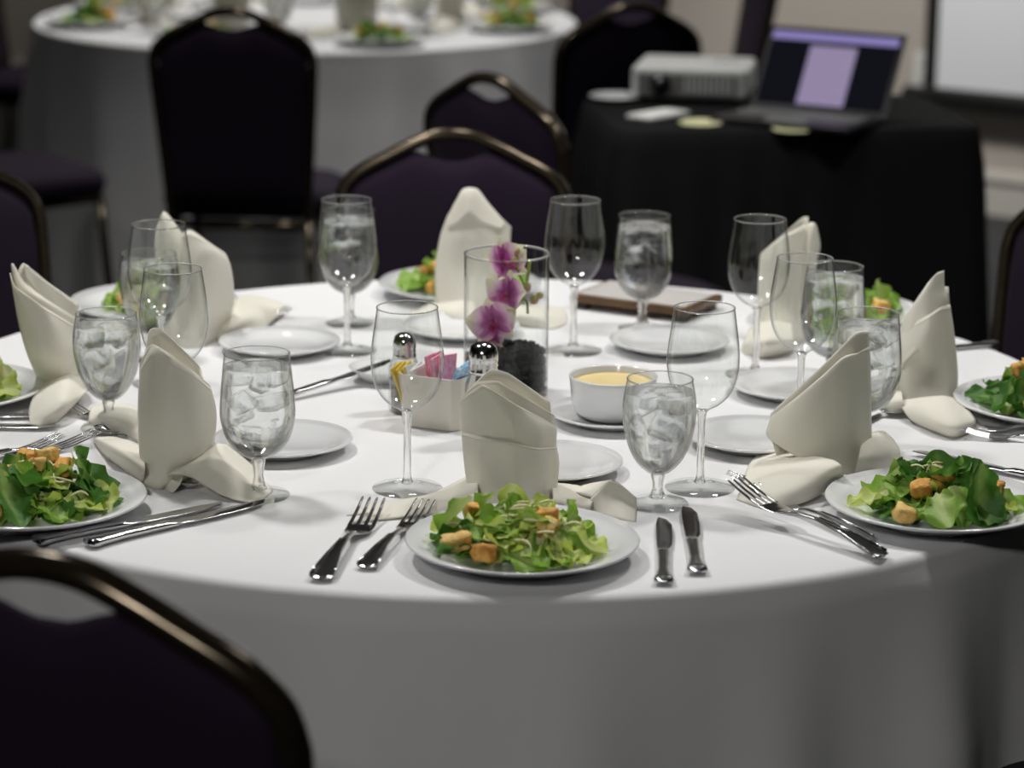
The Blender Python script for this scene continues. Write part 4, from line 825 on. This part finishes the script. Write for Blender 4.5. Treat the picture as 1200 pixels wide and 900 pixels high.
# two kinds of water goblet
GA = [(.0066, .043), (.012, .0455), (.0245, .053), (.0352, .068), (.0410, .0895), (.0408, .112), (.0385, .138), (.0358, .163)]
GB = [(.0072, .036), (.014, .0395), (.0245, .050), (.0335, .067), (.0392, .090), (.0405, .108), (.0390, .126), (.0358, .143)]
def goblet_set(P, h0, tag_):
    sp = smooth_prof(P, 28)
    bowl = lathe('bowl', sp, M['bowl'], 56)
    top = P[-1][1]; lev = top-.014
    inner = [(0, P[0][1]+.003)]+[(max(.001, r-.0011), z+.0012) for r, z in sp if z+.0012 < lev]
    rl = inner[-1][0]; inner += [(rl-.0002, lev), (rl-.004, lev-.0006), (0, lev-.0008)]
    water = lathe('water', inner, M['water'], 56)
    stem = lathe('stem', [(0, h0+.0035), (.0068, h0+.0025), (.0078, h0-.002), (.0062, h0-.010), (.0058, h0*.55), (.0075, .014), (.0105, .0095), (0, .009)], M['stem'], 28)
    foot = lathe('foot', [(0, .0005), (.0335, .0005), (.0345, .0018), (.0335, .0032), (.020, .0052), (.0125, .0085), (.009, .011), (0, .0112)], M['foot'], 56)
    rim = rim_me(P[-1][0], top+.0002)
    return bowl, water, stem, foot, rim, lev
GOB = dict(a=goblet_set(GA, .043, 'a'), b=goblet_set(GB, .036, 'b'))
def ice_mesh(seed):
    rnd = random.Random(seed); vs = []
    for x in (-1, 1):
        for y in (-1, 1):
            for z in (-1, 1): vs.append((x*.0105*rnd.uniform(.75, 1.15), y*.0105*rnd.uniform(.75, 1.15), z*.0085*rnd.uniform(.75, 1.15)))
    bm = bmesh.new(); V = [bm.verts.new(v) for v in vs]; bmesh.ops.convex_hull(bm, input=V)
    bmesh.ops.bevel(bm, geom=bm.edges[:], offset=.0018, segments=1, affect='EDGES')
    me = bpy.data.meshes.new('ice_cube'); bm.to_mesh(me); bm.free(); me.materials.append(M['ice']); return me
ICE = [ice_mesh(i) for i in range(4)]
def goblet(x, y, kind, label, seed, group='water goblets on the near table'):
    rnd = random.Random(seed); t = thing('water_goblet', label, 'water glass', (x, y, Z), rnd.uniform(0, 6), group)
    bowl, water, stem, foot, rim, lev = GOB[kind]
    obj('bowl', bowl, t); obj('stem', stem, t); obj('foot', foot, t); obj('water', water, t); obj('rim', rim, t)
    for i in range(5):
        a = i*2.1+rnd.uniform(-.3, .3); rr = .0165 if i < 3 else .012
        obj('ice_cube', ICE[(i+seed) % 4], t, (rr*cos(a), rr*sin(a), lev-.012-(.0 if i < 3 else .026)-rnd.uniform(0, .003)), (rnd.uniform(0, 3), rnd.uniform(0, 3), rnd.uniform(0, 3)))
    return t
GOBS = [((-.279, 2.805), 'a', 'stemmed goblet of ice water at front left, in sharp focus beside the drooping flap'), ((.161, 2.786), 'b', 'rounded goblet of ice water right of the nearest napkin, above two knives'),
 ((.183, 3.637), 'a', 'goblet of ice water before the dark cloth, standing alone right of the vase'), ((-.231, 3.656), 'a', 'goblet of ice water seen through a wine glass, left of the vase'),
 ((.410, 3.300), 'a', 'goblet of ice water right of the twin-pointed napkin'), ((.418, 3.030), 'a', 'goblet of ice water directly behind the point of the sail napkin'),
 ((-.486, 3.081), 'b', 'rounded goblet of ice water between the two leftmost ivory napkins'), ((-.483, 3.440), 'b', 'goblet of water hidden behind the leftmost wine glasses')]
for i, ((x, y), k, lab) in enumerate(GOBS): goblet(x, y, k, lab, i+1)

# ------------------------------------------------------------------ cutlery, all along +y from the handle end
def section_loft(secs, n=10):
    """secs: (y, half width, z centre, half thickness, x offset)"""
    vs = []; fs = []
    for s in secs:
        y, hw, z, ht = s[:4]; xo = s[4] if len(s) > 4 else 0
        for k in range(n):
            a = 2*pi*k/n; ca, sa = cos(a), sin(a)
            vs.append((xo+hw*(abs(ca)**.8)*(1 if ca > 0 else -1), y, z+ht*(abs(sa)**.8)*(1 if sa > 0 else -1)))
    for i in range(len(secs)-1):
        for k in range(n): fs.append((i*n+k, i*n+(k+1) % n, (i+1)*n+(k+1) % n, (i+1)*n+k))
    fs += [tuple(range(n)), tuple((len(secs)-1)*n+k for k in range(n))[::-1]]
    return vs, fs
def sec_me(name, secs, n=12):
    sm = []
    for i in range(41):
        t = i/40; k = len(secs)-1; x = t*k; j = min(int(x), k-1); u = x-j; u = u
        a, b = secs[j], secs[j+1]; a = tuple(a)+(0,)*(5-len(a)); b = tuple(b)+(0,)*(5-len(b))
        sm.append(tuple(a[q]+(b[q]-a[q])*(u*u*(3-2*u)*.5+u*.5) for q in range(5)))
    v, f = section_loft(sm, n); return mesh(name, v, f, M['chrome'])
FH = sec_me('handle', [(0, .0020, .0040, .0008), (.002, .0085, .0040, .0014), (.006, .0110, .0042, .0019), (.022, .0098, .0060, .0018), (.05, .0062, .0095, .0018), (.085, .0036, .0105, .0019), (.108, .0032, .0085, .0020), (.119, .0048, .0062, .0016)])
FRIM = []
for s in (-1, 1):
    b = MB(); b.tube([(s*.0100, .006, .0060), (s*.0088, .022, .0078), (s*.0055, .05, .0112), (s*.0030, .085, .0122)], .0008, 6); FRIM.append(b.me('edge_bead', M['chrome']))
FHD = sec_me('head', [(.117, .0045, .0064, .0015), (.124, .0090, .0050, .0011), (.132, .0118, .0038, .0010), (.142, .0124, .0036, .0010), (.149, .0124, .0042, .0010)])
FT = []
for i in range(4):
    x0 = -.0104+i*.00693; FT.append(sec_me('tine', [(.1485, .0021, .0042, .0010, x0), (.162, .0018, .0062, .0009, x0*.99), (.180, .0016, .0105, .0008, x0*.97), (.194, .0013, .0148, .0006, x0*.95), (.197, .0004, .0156, .0003, x0*.95)], 8))
def fork(x, y, dx, dy, label, group='forks on the near table', s=1.0, flip=0):
    rz = math.atan2(-dx, dy); t = thing('fork', label, 'fork', (x, y, Z), rz, group); t.scale = (s, s, s)
    obj('handle', FH, t); obj('head', FHD, t)
    for m_ in FRIM: obj('edge_bead', m_, t)
    for m_ in FT: obj('tine', m_, t)
    return t
KH = sec_me('handle', [(0, .0030, .0050, .0010), (.0025, .0102, .0055, .0042), (.008, .0106, .0056, .0050), (.020, .0086, .0056, .0046), (.040, .0064, .0054, .0042), (.075, .0066, .0052, .0040), (.100, .0076, .0050, .0036), (.106, .0080, .0046, .0026)])
KB = sec_me('blade', [(.104, .0078, .0046, .0022), (.112, .0070, .0046, .0012), (.125, .0086, .0046, .0010, .001), (.160, .0094, .0046, .0008, .0012), (.200, .0088, .0046, .0007, .0006), (.218, .0055, .0046, .0006, -.0016), (.224, .0010, .0046, .0004, -.0045)])
def knife(x, y, dx, dy, label, group='knives on the near table', s=1.0, tilt=0):
    t = thing('knife', label, 'knife', (x, y, Z), math.atan2(-dx, dy), group); t.scale = (s, s, s); t.rotation_euler.x = tilt
    obj('handle', KH, t); obj('blade', KB, t); return t
SB = None
def spoon_bowl():
    n = 24; vs = []; fs = []; rings = [(0, 0), (.4, 0), (.7, 0), (.9, 0), (1, 0), (1.0, 1), (.9, 1), (.6, 1), (0, 1)]
    for f, lo in rings:
        for k in range(n):
            a = 2*pi*k/n; x = .0155*f*cos(a)*(1-.15*sin(a)); y = .150+.026*f*sin(a)
            vs.append((x, y, .0105-.0085*(1-f*f)-(.0016 if lo else 0)))
    for i in range(len(rings)-1):
        for k in range(n): fs.append((i*n+k, i*n+(k+1) % n, (i+1)*n+(k+1) % n, (i+1)*n+k))
    return mesh('spoon_bowl', vs, fs, M['chrome'])
SB = spoon_bowl()
def spoon(x, y, dx, dy, label, group='spoons on the near table', s=1.0):
    t = thing('spoon', label, 'spoon', (x, y, Z), math.atan2(-dx, dy), group); t.scale = (s, s, s)
    obj('handle', FH, t); obj('spoon_bowl', SB, t); return t
fork(-.190, 2.506, .043, .245, 'dinner fork left of the nearest salad, the outer one with white-gleaming tines', s=1.22)
fork(-.147, 2.545, .052, .190, 'fork lying next to the nearest salad plate, its tines under the plate rim', s=1.06)
knife(.153, 2.505, .011, .215, 'knife just right of the nearest salad plate, the left one of two', s=.98)
knife(.189, 2.539, .004, .220, 'knife below the nearest rounded goblet, the right one of two', s=1.02)
knife(-.495, 2.619, .182, .143, 'knife beside the front left salad plate, the nearer to the plate of two', s=1.03)
knife(-.439, 2.612, .175, .164, 'knife below the front left goblet, the outer of two', s=1.05)
D2 = Vector((.182, .150, 0)).normalized()
fork(-.529-D2.x*.205, 2.999-D2.y*.205, D2.x, D2.y, 'fork with only dark tines showing behind the front left salad, the left one', s=1.04)
fork(-.492-D2.x*.200, 3.016-D2.y*.200, D2.x, D2.y, 'fork with only bright tines showing behind the front left salad, the right one', s=1.02)
f5 = fork(.384, 2.594, -.134, .163, 'fork left of the front right salad, tines resting on the white napkin flap', s=1.14); f5.rotation_euler = (Matrix.Rotation(math.atan2(.134, .163), 3, 'Z') @ Matrix.Rotation(R(5), 3, 'X')).to_euler(); f5.location.z = Z+.001
fork(.378, 2.651, -.105, .170, 'fork whose head is hidden under the white flap of the front right napkin', s=1.02)
fork(.395, 2.838, -.150, .038, 'fork with only its dark tines showing left of the front right napkin flap', s=.79)
knife(.655, 2.845, -.190, .165, 'knife lying behind the front right salad plate', s=1.06)
fork(.715, 3.100, -.185, .008, 'fork by the right salad plate, its head beneath the curled napkin flap', s=.92)
fork(.705, 3.038, -.175, .045, 'fork in front of the right salad, the nearer of two', s=.9)
knife(.672, 3.556, -.095, -.038, 'knife at the far right table edge behind the twisted napkin', s=.8)
knife(-.765, 3.110, .20, .020, 'knife at the left edge running under the pocket napkin, the farther of two', s=.95)
knife(-.765, 3.085, .20, -.010, 'knife at the left edge in front of the pocket napkin, the nearer of two', s=.98)
fork(-.436, 3.045, -.110, .115, 'small fork poking out under the flap of the pocket napkin at left', s=.86)
spoon(-.400, 2.965, -.112, .118, 'spoon end peeking between the two leftmost napkins', s=.82)
spoon(-.462, 2.950, .105, -.122, 'spoon bowl showing under the drooping flap of the front left napkin', s=.98)
fork(-.470, 3.600, .150, .098, 'fork with grey tines sticking out of the far left napkin tail', s=.93)
spoon(.600, 3.215, -.130, -.040, 'dark spoon end under the tall twisted napkin', s=.85)
knife(.385, 3.060, .072, .112, 'knife tip showing between the sail napkin and the twisted napkin', s=.62)

# ------------------------------------------------------------------ butter dish and knife
b = MB(); b.lathe([(0, .002), (.022, .002), (.024, 0), (.028, 0), (.040, .010), (.0465, .017), (.0475, .0185), (.0462, .0190), (.038, .013), (.026, .006), (0, .005)], 48)
bd = thing('butter_dish', 'small round white dish behind the sharp left wine glass', 'dish', (-.165, 3.335, Z)); obj('dish_body', b.me('dish_body', M['china']), bd)
b = MB(); b.box(-.012, .012, -.010, .010, .0065, .019); o = bevel(obj('butter_pat', b.me('butter_pat', M['butter'], False), None, (-.140, 3.352, Z), (0, 0, .5)), .003); tag(o, 'yellow pat of butter on the small round white dish', 'butter')
k_ = knife(-.300, 3.205, .120, .122, 'butter knife resting on the small round dish, its handle end on the cloth', s=.92, tilt=R(5.2))

# ------------------------------------------------------------------ sugar caddy with packets, shakers
cd = thing('sugar_caddy', 'cream porcelain sugar caddy with cut corners beside the vase', 'caddy', (-.091, 3.118, Z), R(-24))
def octo(hx, hy, c): return [(-hx+c, -hy), (hx-c, -hy), (hx, -hy+c), (hx, hy-c), (hx-c, hy), (-hx+c, hy), (-hx, hy-c), (-hx, -hy+c)]
def octo_box(prof):
    vs = []; fs = []
    for hx, hy, c, z in prof: vs += [(x, y, z) for x, y in octo(hx, hy, c)]
    for i in range(len(prof)-1):
        for k in range(8): fs.append((i*8+k, i*8+(k+1) % 8, (i+1)*8+(k+1) % 8, (i+1)*8+k))
    fs += [tuple(range(8))[::-1], tuple((len(prof)-1)*8+k for k in range(8))]
    return vs, fs
v_, f_ = octo_box([(.038, .026, .008, 0), (.043, .031, .010, .066), (.0405, .0285, .009, .066), (.036, .024, .008, .006)])
bevel(obj('body', mesh('body', v_, f_, M['cream'], False), cd), .0012)
rnd = random.Random(5)
PK = [('p_yellow', -.031, -.004), ('p_yellow', -.027, .002), ('p_yellow', -.022, .006), ('p_white', -.016, .0), ('p_white', -.011, .004), ('p_white', -.007, -.004), ('p_pink', -.002, .008), ('p_pink', .003, .0), ('p_pink', .007, .006), ('p_blue', .013, -.006), ('p_blue', .017, .0), ('p_blue', .021, -.002)]
for i, (mt, x, y) in enumerate(PK):
    b = MB(); b.box(-.0012, .0012, -.019, .019, 0, .062)
    for s in (0, 1): pass
    ln = -.10+.50*(x/.03) if mt != 'p_yellow' else -.35
    if mt == 'p_blue': ln = .42
    tag(bevel(obj('sugar_packet', b.me('sugar_packet', M[mt], False), None, tuple(Vector((-.091, 3.118, Z+.012+(.012 if mt in ('p_pink', 'p_blue') else 0)))+Matrix.Rotation(R(-24), 3, 'Z') @ Vector((x, y, 0))), (rnd.uniform(-.12, .12), ln, R(-24)+rnd.uniform(-.2, .2))), .0006, 1),
        ('white sugar' if mt == 'p_white' else mt[2:]+' sweetener')+' packet in the cream caddy, '+('leftmost', 'middle one', 'rightmost')[i % 3]+' of its three', 'packet', mt[2:]+' packets in the caddy')
def shaker(x, y, fill, label, s=1, rz=.4):
    t = thing('shaker', label, 'shaker', (x, y, Z), rz, None); t.scale = (s, s, s)
    v, f = octo_box([(.0155, .0155, .005, 0), (.017, .017, .005, .003), (.0165, .0165, .005, .055), (.013, .013, .0045, .066), (.0115, .0115, .004, .072)]); bevel(obj('jar', mesh('jar', v, f, M['bowl'], False), t), .001)
    v, f = octo_box([(.0140, .0140, .004, .003), (.0145, .0145, .004, .04), (.0145, .0145, .004, .046)]); obj('filling', mesh('filling', v, f, M[fill], False), t)
    b = MB(); b.lathe([(.0118, .068), (.0140, .069), (.0145, .0715), (.0132, .074), (.0142, .0765), (.0132, .079), (.0142, .0815), (.0140, .088), (.0120, .0945), (.007, .098), (0, .099)], 28); obj('cap', b.me('cap', M['chrome']), t)
    return t
shaker(-.133, 3.175, 'pepper', 'glass shaker of ground pepper seen through the sharp left wine glass', 1.02)
shaker(-.034, 3.035, 'salt', 'glass salt shaker with ringed chrome cap, in front of the orchid vase', 1.25, .1)

# ------------------------------------------------------------------ soup cup on a saucer
tag(obj('saucer', SAUCER, None, (.124, 3.138, Z)), 'white saucer beneath the cup of yellow dressing', 'saucer')
sc = thing('soup_cup', 'white straight-sided cup of yellow dressing on a saucer', 'cup', (.124, 3.140, Z+.0062))
CUP = lathe('cup_body', [(0, .002), (.030, .002), (.032, 0), (.036, 0), (.042, .003), (.0485, .010), (.0515, .020), (.0535, .046), (.0545, .0515), (.0535, .0528), (.0515, .050), (.0495, .020), (.045, .011), (.036, .0075), (0, .007)], M['china'], 72)
obj('cup_body', CUP, sc)
obj('dressing', lathe('dressing', [(0, .012), (.0455, .0125), (.0500, .040), (.0509, .0435), (.046, .0425), (0, .0420)], M['soup'], 60), sc)

# ------------------------------------------------------------------ cylinder vase with black pebbles and an orchid spray
VX, VY = -.008, 3.262
va = thing('cylinder_vase', 'tall clear glass cylinder vase in the middle of the near table', 'vase', (VX, VY, Z))
obj('vase_wall', lathe('vase_wall', [(.0530, .004), (.0535, .008), (.0535, .184)], M['vase_glass'], 72), va)
obj('vase_base', lathe('vase_base', [(0, .0006), (.051, .0006), (.0533, .003), (.0533, .008), (.050, .010), (0, .010)], M['stem'], 72), va)
b = MB(); n = 72; b.tube([(.0528*cos(2*pi*i/n), .0528*sin(2*pi*i/n), .184) for i in range(n+1)], .0016, 8, cap=False); obj('rim', b.me('rim', M['stem']), va)
bm = bmesh.new(); rnd = random.Random(2)
for i in range(480):
    lay = i//80; a = rnd.uniform(0, 6.28); rr = min(.0475, .050*rnd.random()**.42); z = .015+lay*.0085+rnd.uniform(-.002, .002)
    if lay >= 5 and rr*cos(a) < -.012: z -= .010
    m4 = Matrix.Translation((rr*cos(a), rr*sin(a), z)) @ Matrix.Rotation(rnd.uniform(0, 3), 4, 'X') @ Matrix.Rotation(rnd.uniform(0, 3), 4, 'Z') @ Matrix.Diagonal((rnd.uniform(.0060, .0080), rnd.uniform(.005, .0068), rnd.uniform(.004, .006), 1))
    bmesh.ops.create_icosphere(bm, subdivisions=1, radius=1, matrix=m4)
me = bpy.data.meshes.new('black_pebbles'); bm.to_mesh(me); bm.free(); me.materials.append(M['stone'])
bp_ = tag(obj('black_pebbles', me, None, (VX, VY, Z)), 'black pebbles filling the bottom of the glass vase', 'pebbles'); bp_['kind'] = 'stuff'

orr = thing('orchid_spray', 'spray of purple and cream orchids standing inside the glass vase', 'flower', (VX, VY, Z+.078))
def O(x, y, z): return (x-VX, y-.046-VY, z-Z-.078+.003)     # world metres -> spray
b = MB(); pts = [O(-.030, 3.31, .842), O(-.022, 3.305, .850), O(-.010, 3.30, .862), O(.004, 3.30, .874), O(.014, 3.302, .890), O(.018, 3.306, .910), O(.021, 3.31, .934)]
b.tube([cr(pts, i/24) for i in range(25)], .0023, 8); obj('stem', b.me('stem', M['stem_green']), orr)
b = MB(); pts = [O(.013, 3.302, .886), O(.018, 3.300, .880), O(.019, 3.298, .866)]; b.tube([cr(pts, i/8) for i in range(9)], .0018, 6); obj('stem', b.me('stem', M['stem_green']), orr)
b = MB(); pts = [O(.016, 3.304, .898), O(.008, 3.302, .915), O(.004, 3.30, .930)]; b.tube([cr(pts, i/8) for i in range(9)], .0018, 6); obj('stem', b.me('stem', M['stem_green']), orr)
def bud_me():
    b = MB(); b.lathe([(0, -.009), (.0035, -.0075), (.0058, -.002), (.0055, .003), (.003, .008), (0, .010)], 14); return b.me('bud', M['bud'])
BUD = bud_me()
for (x, y, z, s, rx) in ((.002, 3.30, .932, 1.0, .3), (.027, 3.30, .884, 1.0, .9), (.018, 3.298, .899, .8, .2), (.034, 3.305, .888, .8, 1.1), (.005, 3.298, .945, .6, .0)):
    obj('bud', BUD, orr, O(x, y, z), (rx, .4, 0), (s, s, s))
def petal_me(name, L, W, seed, mat, cup=.25):
    rnd = random.Random(seed); nu, nv = 8, 8; vs = []; uv = []; fs = []
    for j in range(nv+1):
        v = j/nv; wv = W*max(.12, sin(pi*min(1, .06+v*.94)**.75))**.8
        if v > .9: wv *= .75
        for i in range(nu+1):
            u = -1+2*i/nu; x = u*wv*.5; z = cup*L*(v*v)*.5+.12*W*u*u-.002*math.exp(-(u*4)**2)+.0012*sin(9*v+seed)*u
            vs.append((x, v*L, z)); uv.append(((u+1)/2, v))
    for j in range(nv):
        for i in range(nu):
            a = j*(nu+1)+i; fs.append((a, a+1, a+nu+2, a+nu+1))
    return mesh(name, vs, fs, mat, True, uv)
PET = [petal_me('petal', .031, .039, 1, M['petal']), petal_me('petal', .030, .020, 2, M['petal'], .35), petal_me('petal', .028, .020, 3, M['petal'], .3)]
LIP = petal_me('lip', .016, .013, 4, M['ochid_lip'], 1.0)
def flower(x, y, z, yaw, pitch, s, roll=0):
    f = obj('flower', None, orr, O(x, y, z)); f.scale = (s, s, s)
    f.rotation_euler = (Matrix.Rotation(yaw, 3, 'Z') @ Matrix.Rotation(pitch, 3, 'X') @ Matrix.Rotation(roll, 3, 'Z')).to_euler()
    # local +z is the face of the flower
    for a, m_ in ((90, PET[1]), (160, PET[0]), (20, PET[0]), (222, PET[2]), (318, PET[2])):
        obj('petal', m_, f, (.002*cos(R(a)), .002*sin(R(a)), 0), (R(8), 0, R(a-90)))
    obj('lip', LIP, f, (0, -.001, .002), (R(35), 0, R(180)))
    b = MB(); b.lathe([(0, -.001), (.003, 0), (.0034, .004), (.002, .0075), (0, .0085)], 12); obj('column', b.me('column', M['ochid_lip']), f)
    return f
flower(-.012, 3.300, .930, R(38), R(62), 1.05, R(4))
flower(-.006, 3.288, .893, R(-32), R(74), 1.0, R(-10))
flower(-.024, 3.280, .858, R(-6), R(84), 1.08, R(14))
flower(-.026, 3.308, .836, R(-15), R(104), .66, R(0))

# ------------------------------------------------------------------ menu tray behind the far goblet
fd = thing('check_tray', 'flat tray with glare painted pale on its top and brown edges lying behind the far right goblet', 'tray', (.195, 3.775, Z), R(-30))
b = MB(); b.box(-.095, .095, -.060, .060, .010, .021); bevel(obj('tray_body', b.me('tray_body', M['brown'], False), fd), .002)
b = MB(); b.box(-.087, .087, -.052, .052, .0205, .0222); obj('top_panel', b.me('top_panel', M['gloss_glare'], False), fd)
for sx in (-1, 1):
    for sy in (-1, 1):
        b = MB(); b.box(sx*.08-.008, sx*.08+.008, sy*.045-.008, sy*.045+.008, 0, .011); obj('foot', b.me('foot', M['plastic_dark'], False), fd)

# ------------------------------------------------------------------ far table settings (blurred in the photograph)
BGNAP_ = None
def bg_napkin_mesh():
    s1 = [[(-.05, 0, 0), (-.025, -.03, 0), (0, -.04, 0), (.025, -.03, 0), (.05, 0, 0)], [(-.056, 0, .07), (-.028, -.025, .07), (0, -.034, .07), (.028, -.025, .07), (.056, 0, .07)], [(-.054, .004, .11), (-.02, -.012, .15), (0, -.015, .17), (.026, -.012, .14), (.054, .004, .10)]]
    s2 = [[(-.05, .004, 0), (-.025, .028, 0), (0, .034, 0), (.025, .028, 0), (.05, .004, 0)], [(-.056, .004, .07), (-.028, .028, .07), (0, .034, .07), (.028, .028, .07), (.056, .004, .07)], [(-.052, .004, .12), (-.02, .016, .165), (.004, .016, .178), (.03, .014, .15), (.052, .006, .11)]]
    s3 = [[(-.15, -.05, .002), (-.11, -.06, .002), (-.04, -.06, .002)], [(-.14, -.02, .012), (-.1, -.02, .03), (-.04, -.02, .035)], [(-.12, .02, .002), (-.09, .02, .012), (-.04, .02, .02)]]
    vs, fs = [], []
    for s in (s1, s2, s3):
        v, f = loft(s, 14, 10, True); n = len(vs); vs += [tuple(p) for p in v]; fs += [tuple(i+n for i in q) for q in f]
    return mesh('folded_napkin', vs, fs, M['napkin'])
BN = bg_napkin_mesh()
SIDE = ['at the near side', 'at the near right', 'at the right', 'at the far right', 'at the far side', 'at the far left', 'at the left', 'at the near left']
for i in range(8):
    a = R(-90+i*45+22); ca, sa = cos(a), sin(a)
    def at(r, off): return (T2[0]+r*ca-off*sa, T2[1]+r*sa+off*ca)
    x, y = at(.62, 0); nmx = 'of the far blurred table'
    tag(obj('salad_plate', PLATE, None, (x, y, Z)), 'blurred white salad plate '+SIDE[i]+' '+nmx, 'plate', 'salad plates on the far table')
    make_salad('caesar_salad', 'blurred green and orange salad '+SIDE[i]+' '+nmx, x, y, Z+.0065, 60+i, .085, 22, 6, 0, 'ddmmpp', .036, group='salads on the far table')
    x, y = at(.44, 0); tag(solidify(obj('folded_napkin', BN, None, (x, y, Z), (0, 0, a+pi/2+.3*(i % 3-1))), .0013, 0), 'blurred white standing napkin '+SIDE[i]+' '+nmx, 'napkin', 'napkins on the far table')
    x, y = at(.36, .13); wine_glass(x, y, 'blurred wine glass '+SIDE[i]+' '+nmx, 'wine glasses on the far table')
    x, y = at(.47, .16); goblet(x, y, 'ab'[i % 2], 'blurred goblet of water '+SIDE[i]+' '+nmx, 20+i, 'water goblets on the far table')
    x, y = at(.36, -.13); tag(obj('bread_plate', BREAD, None, (x, y, Z)), 'blurred small white plate '+SIDE[i]+' '+nmx, 'plate', 'bread plates on the far table')
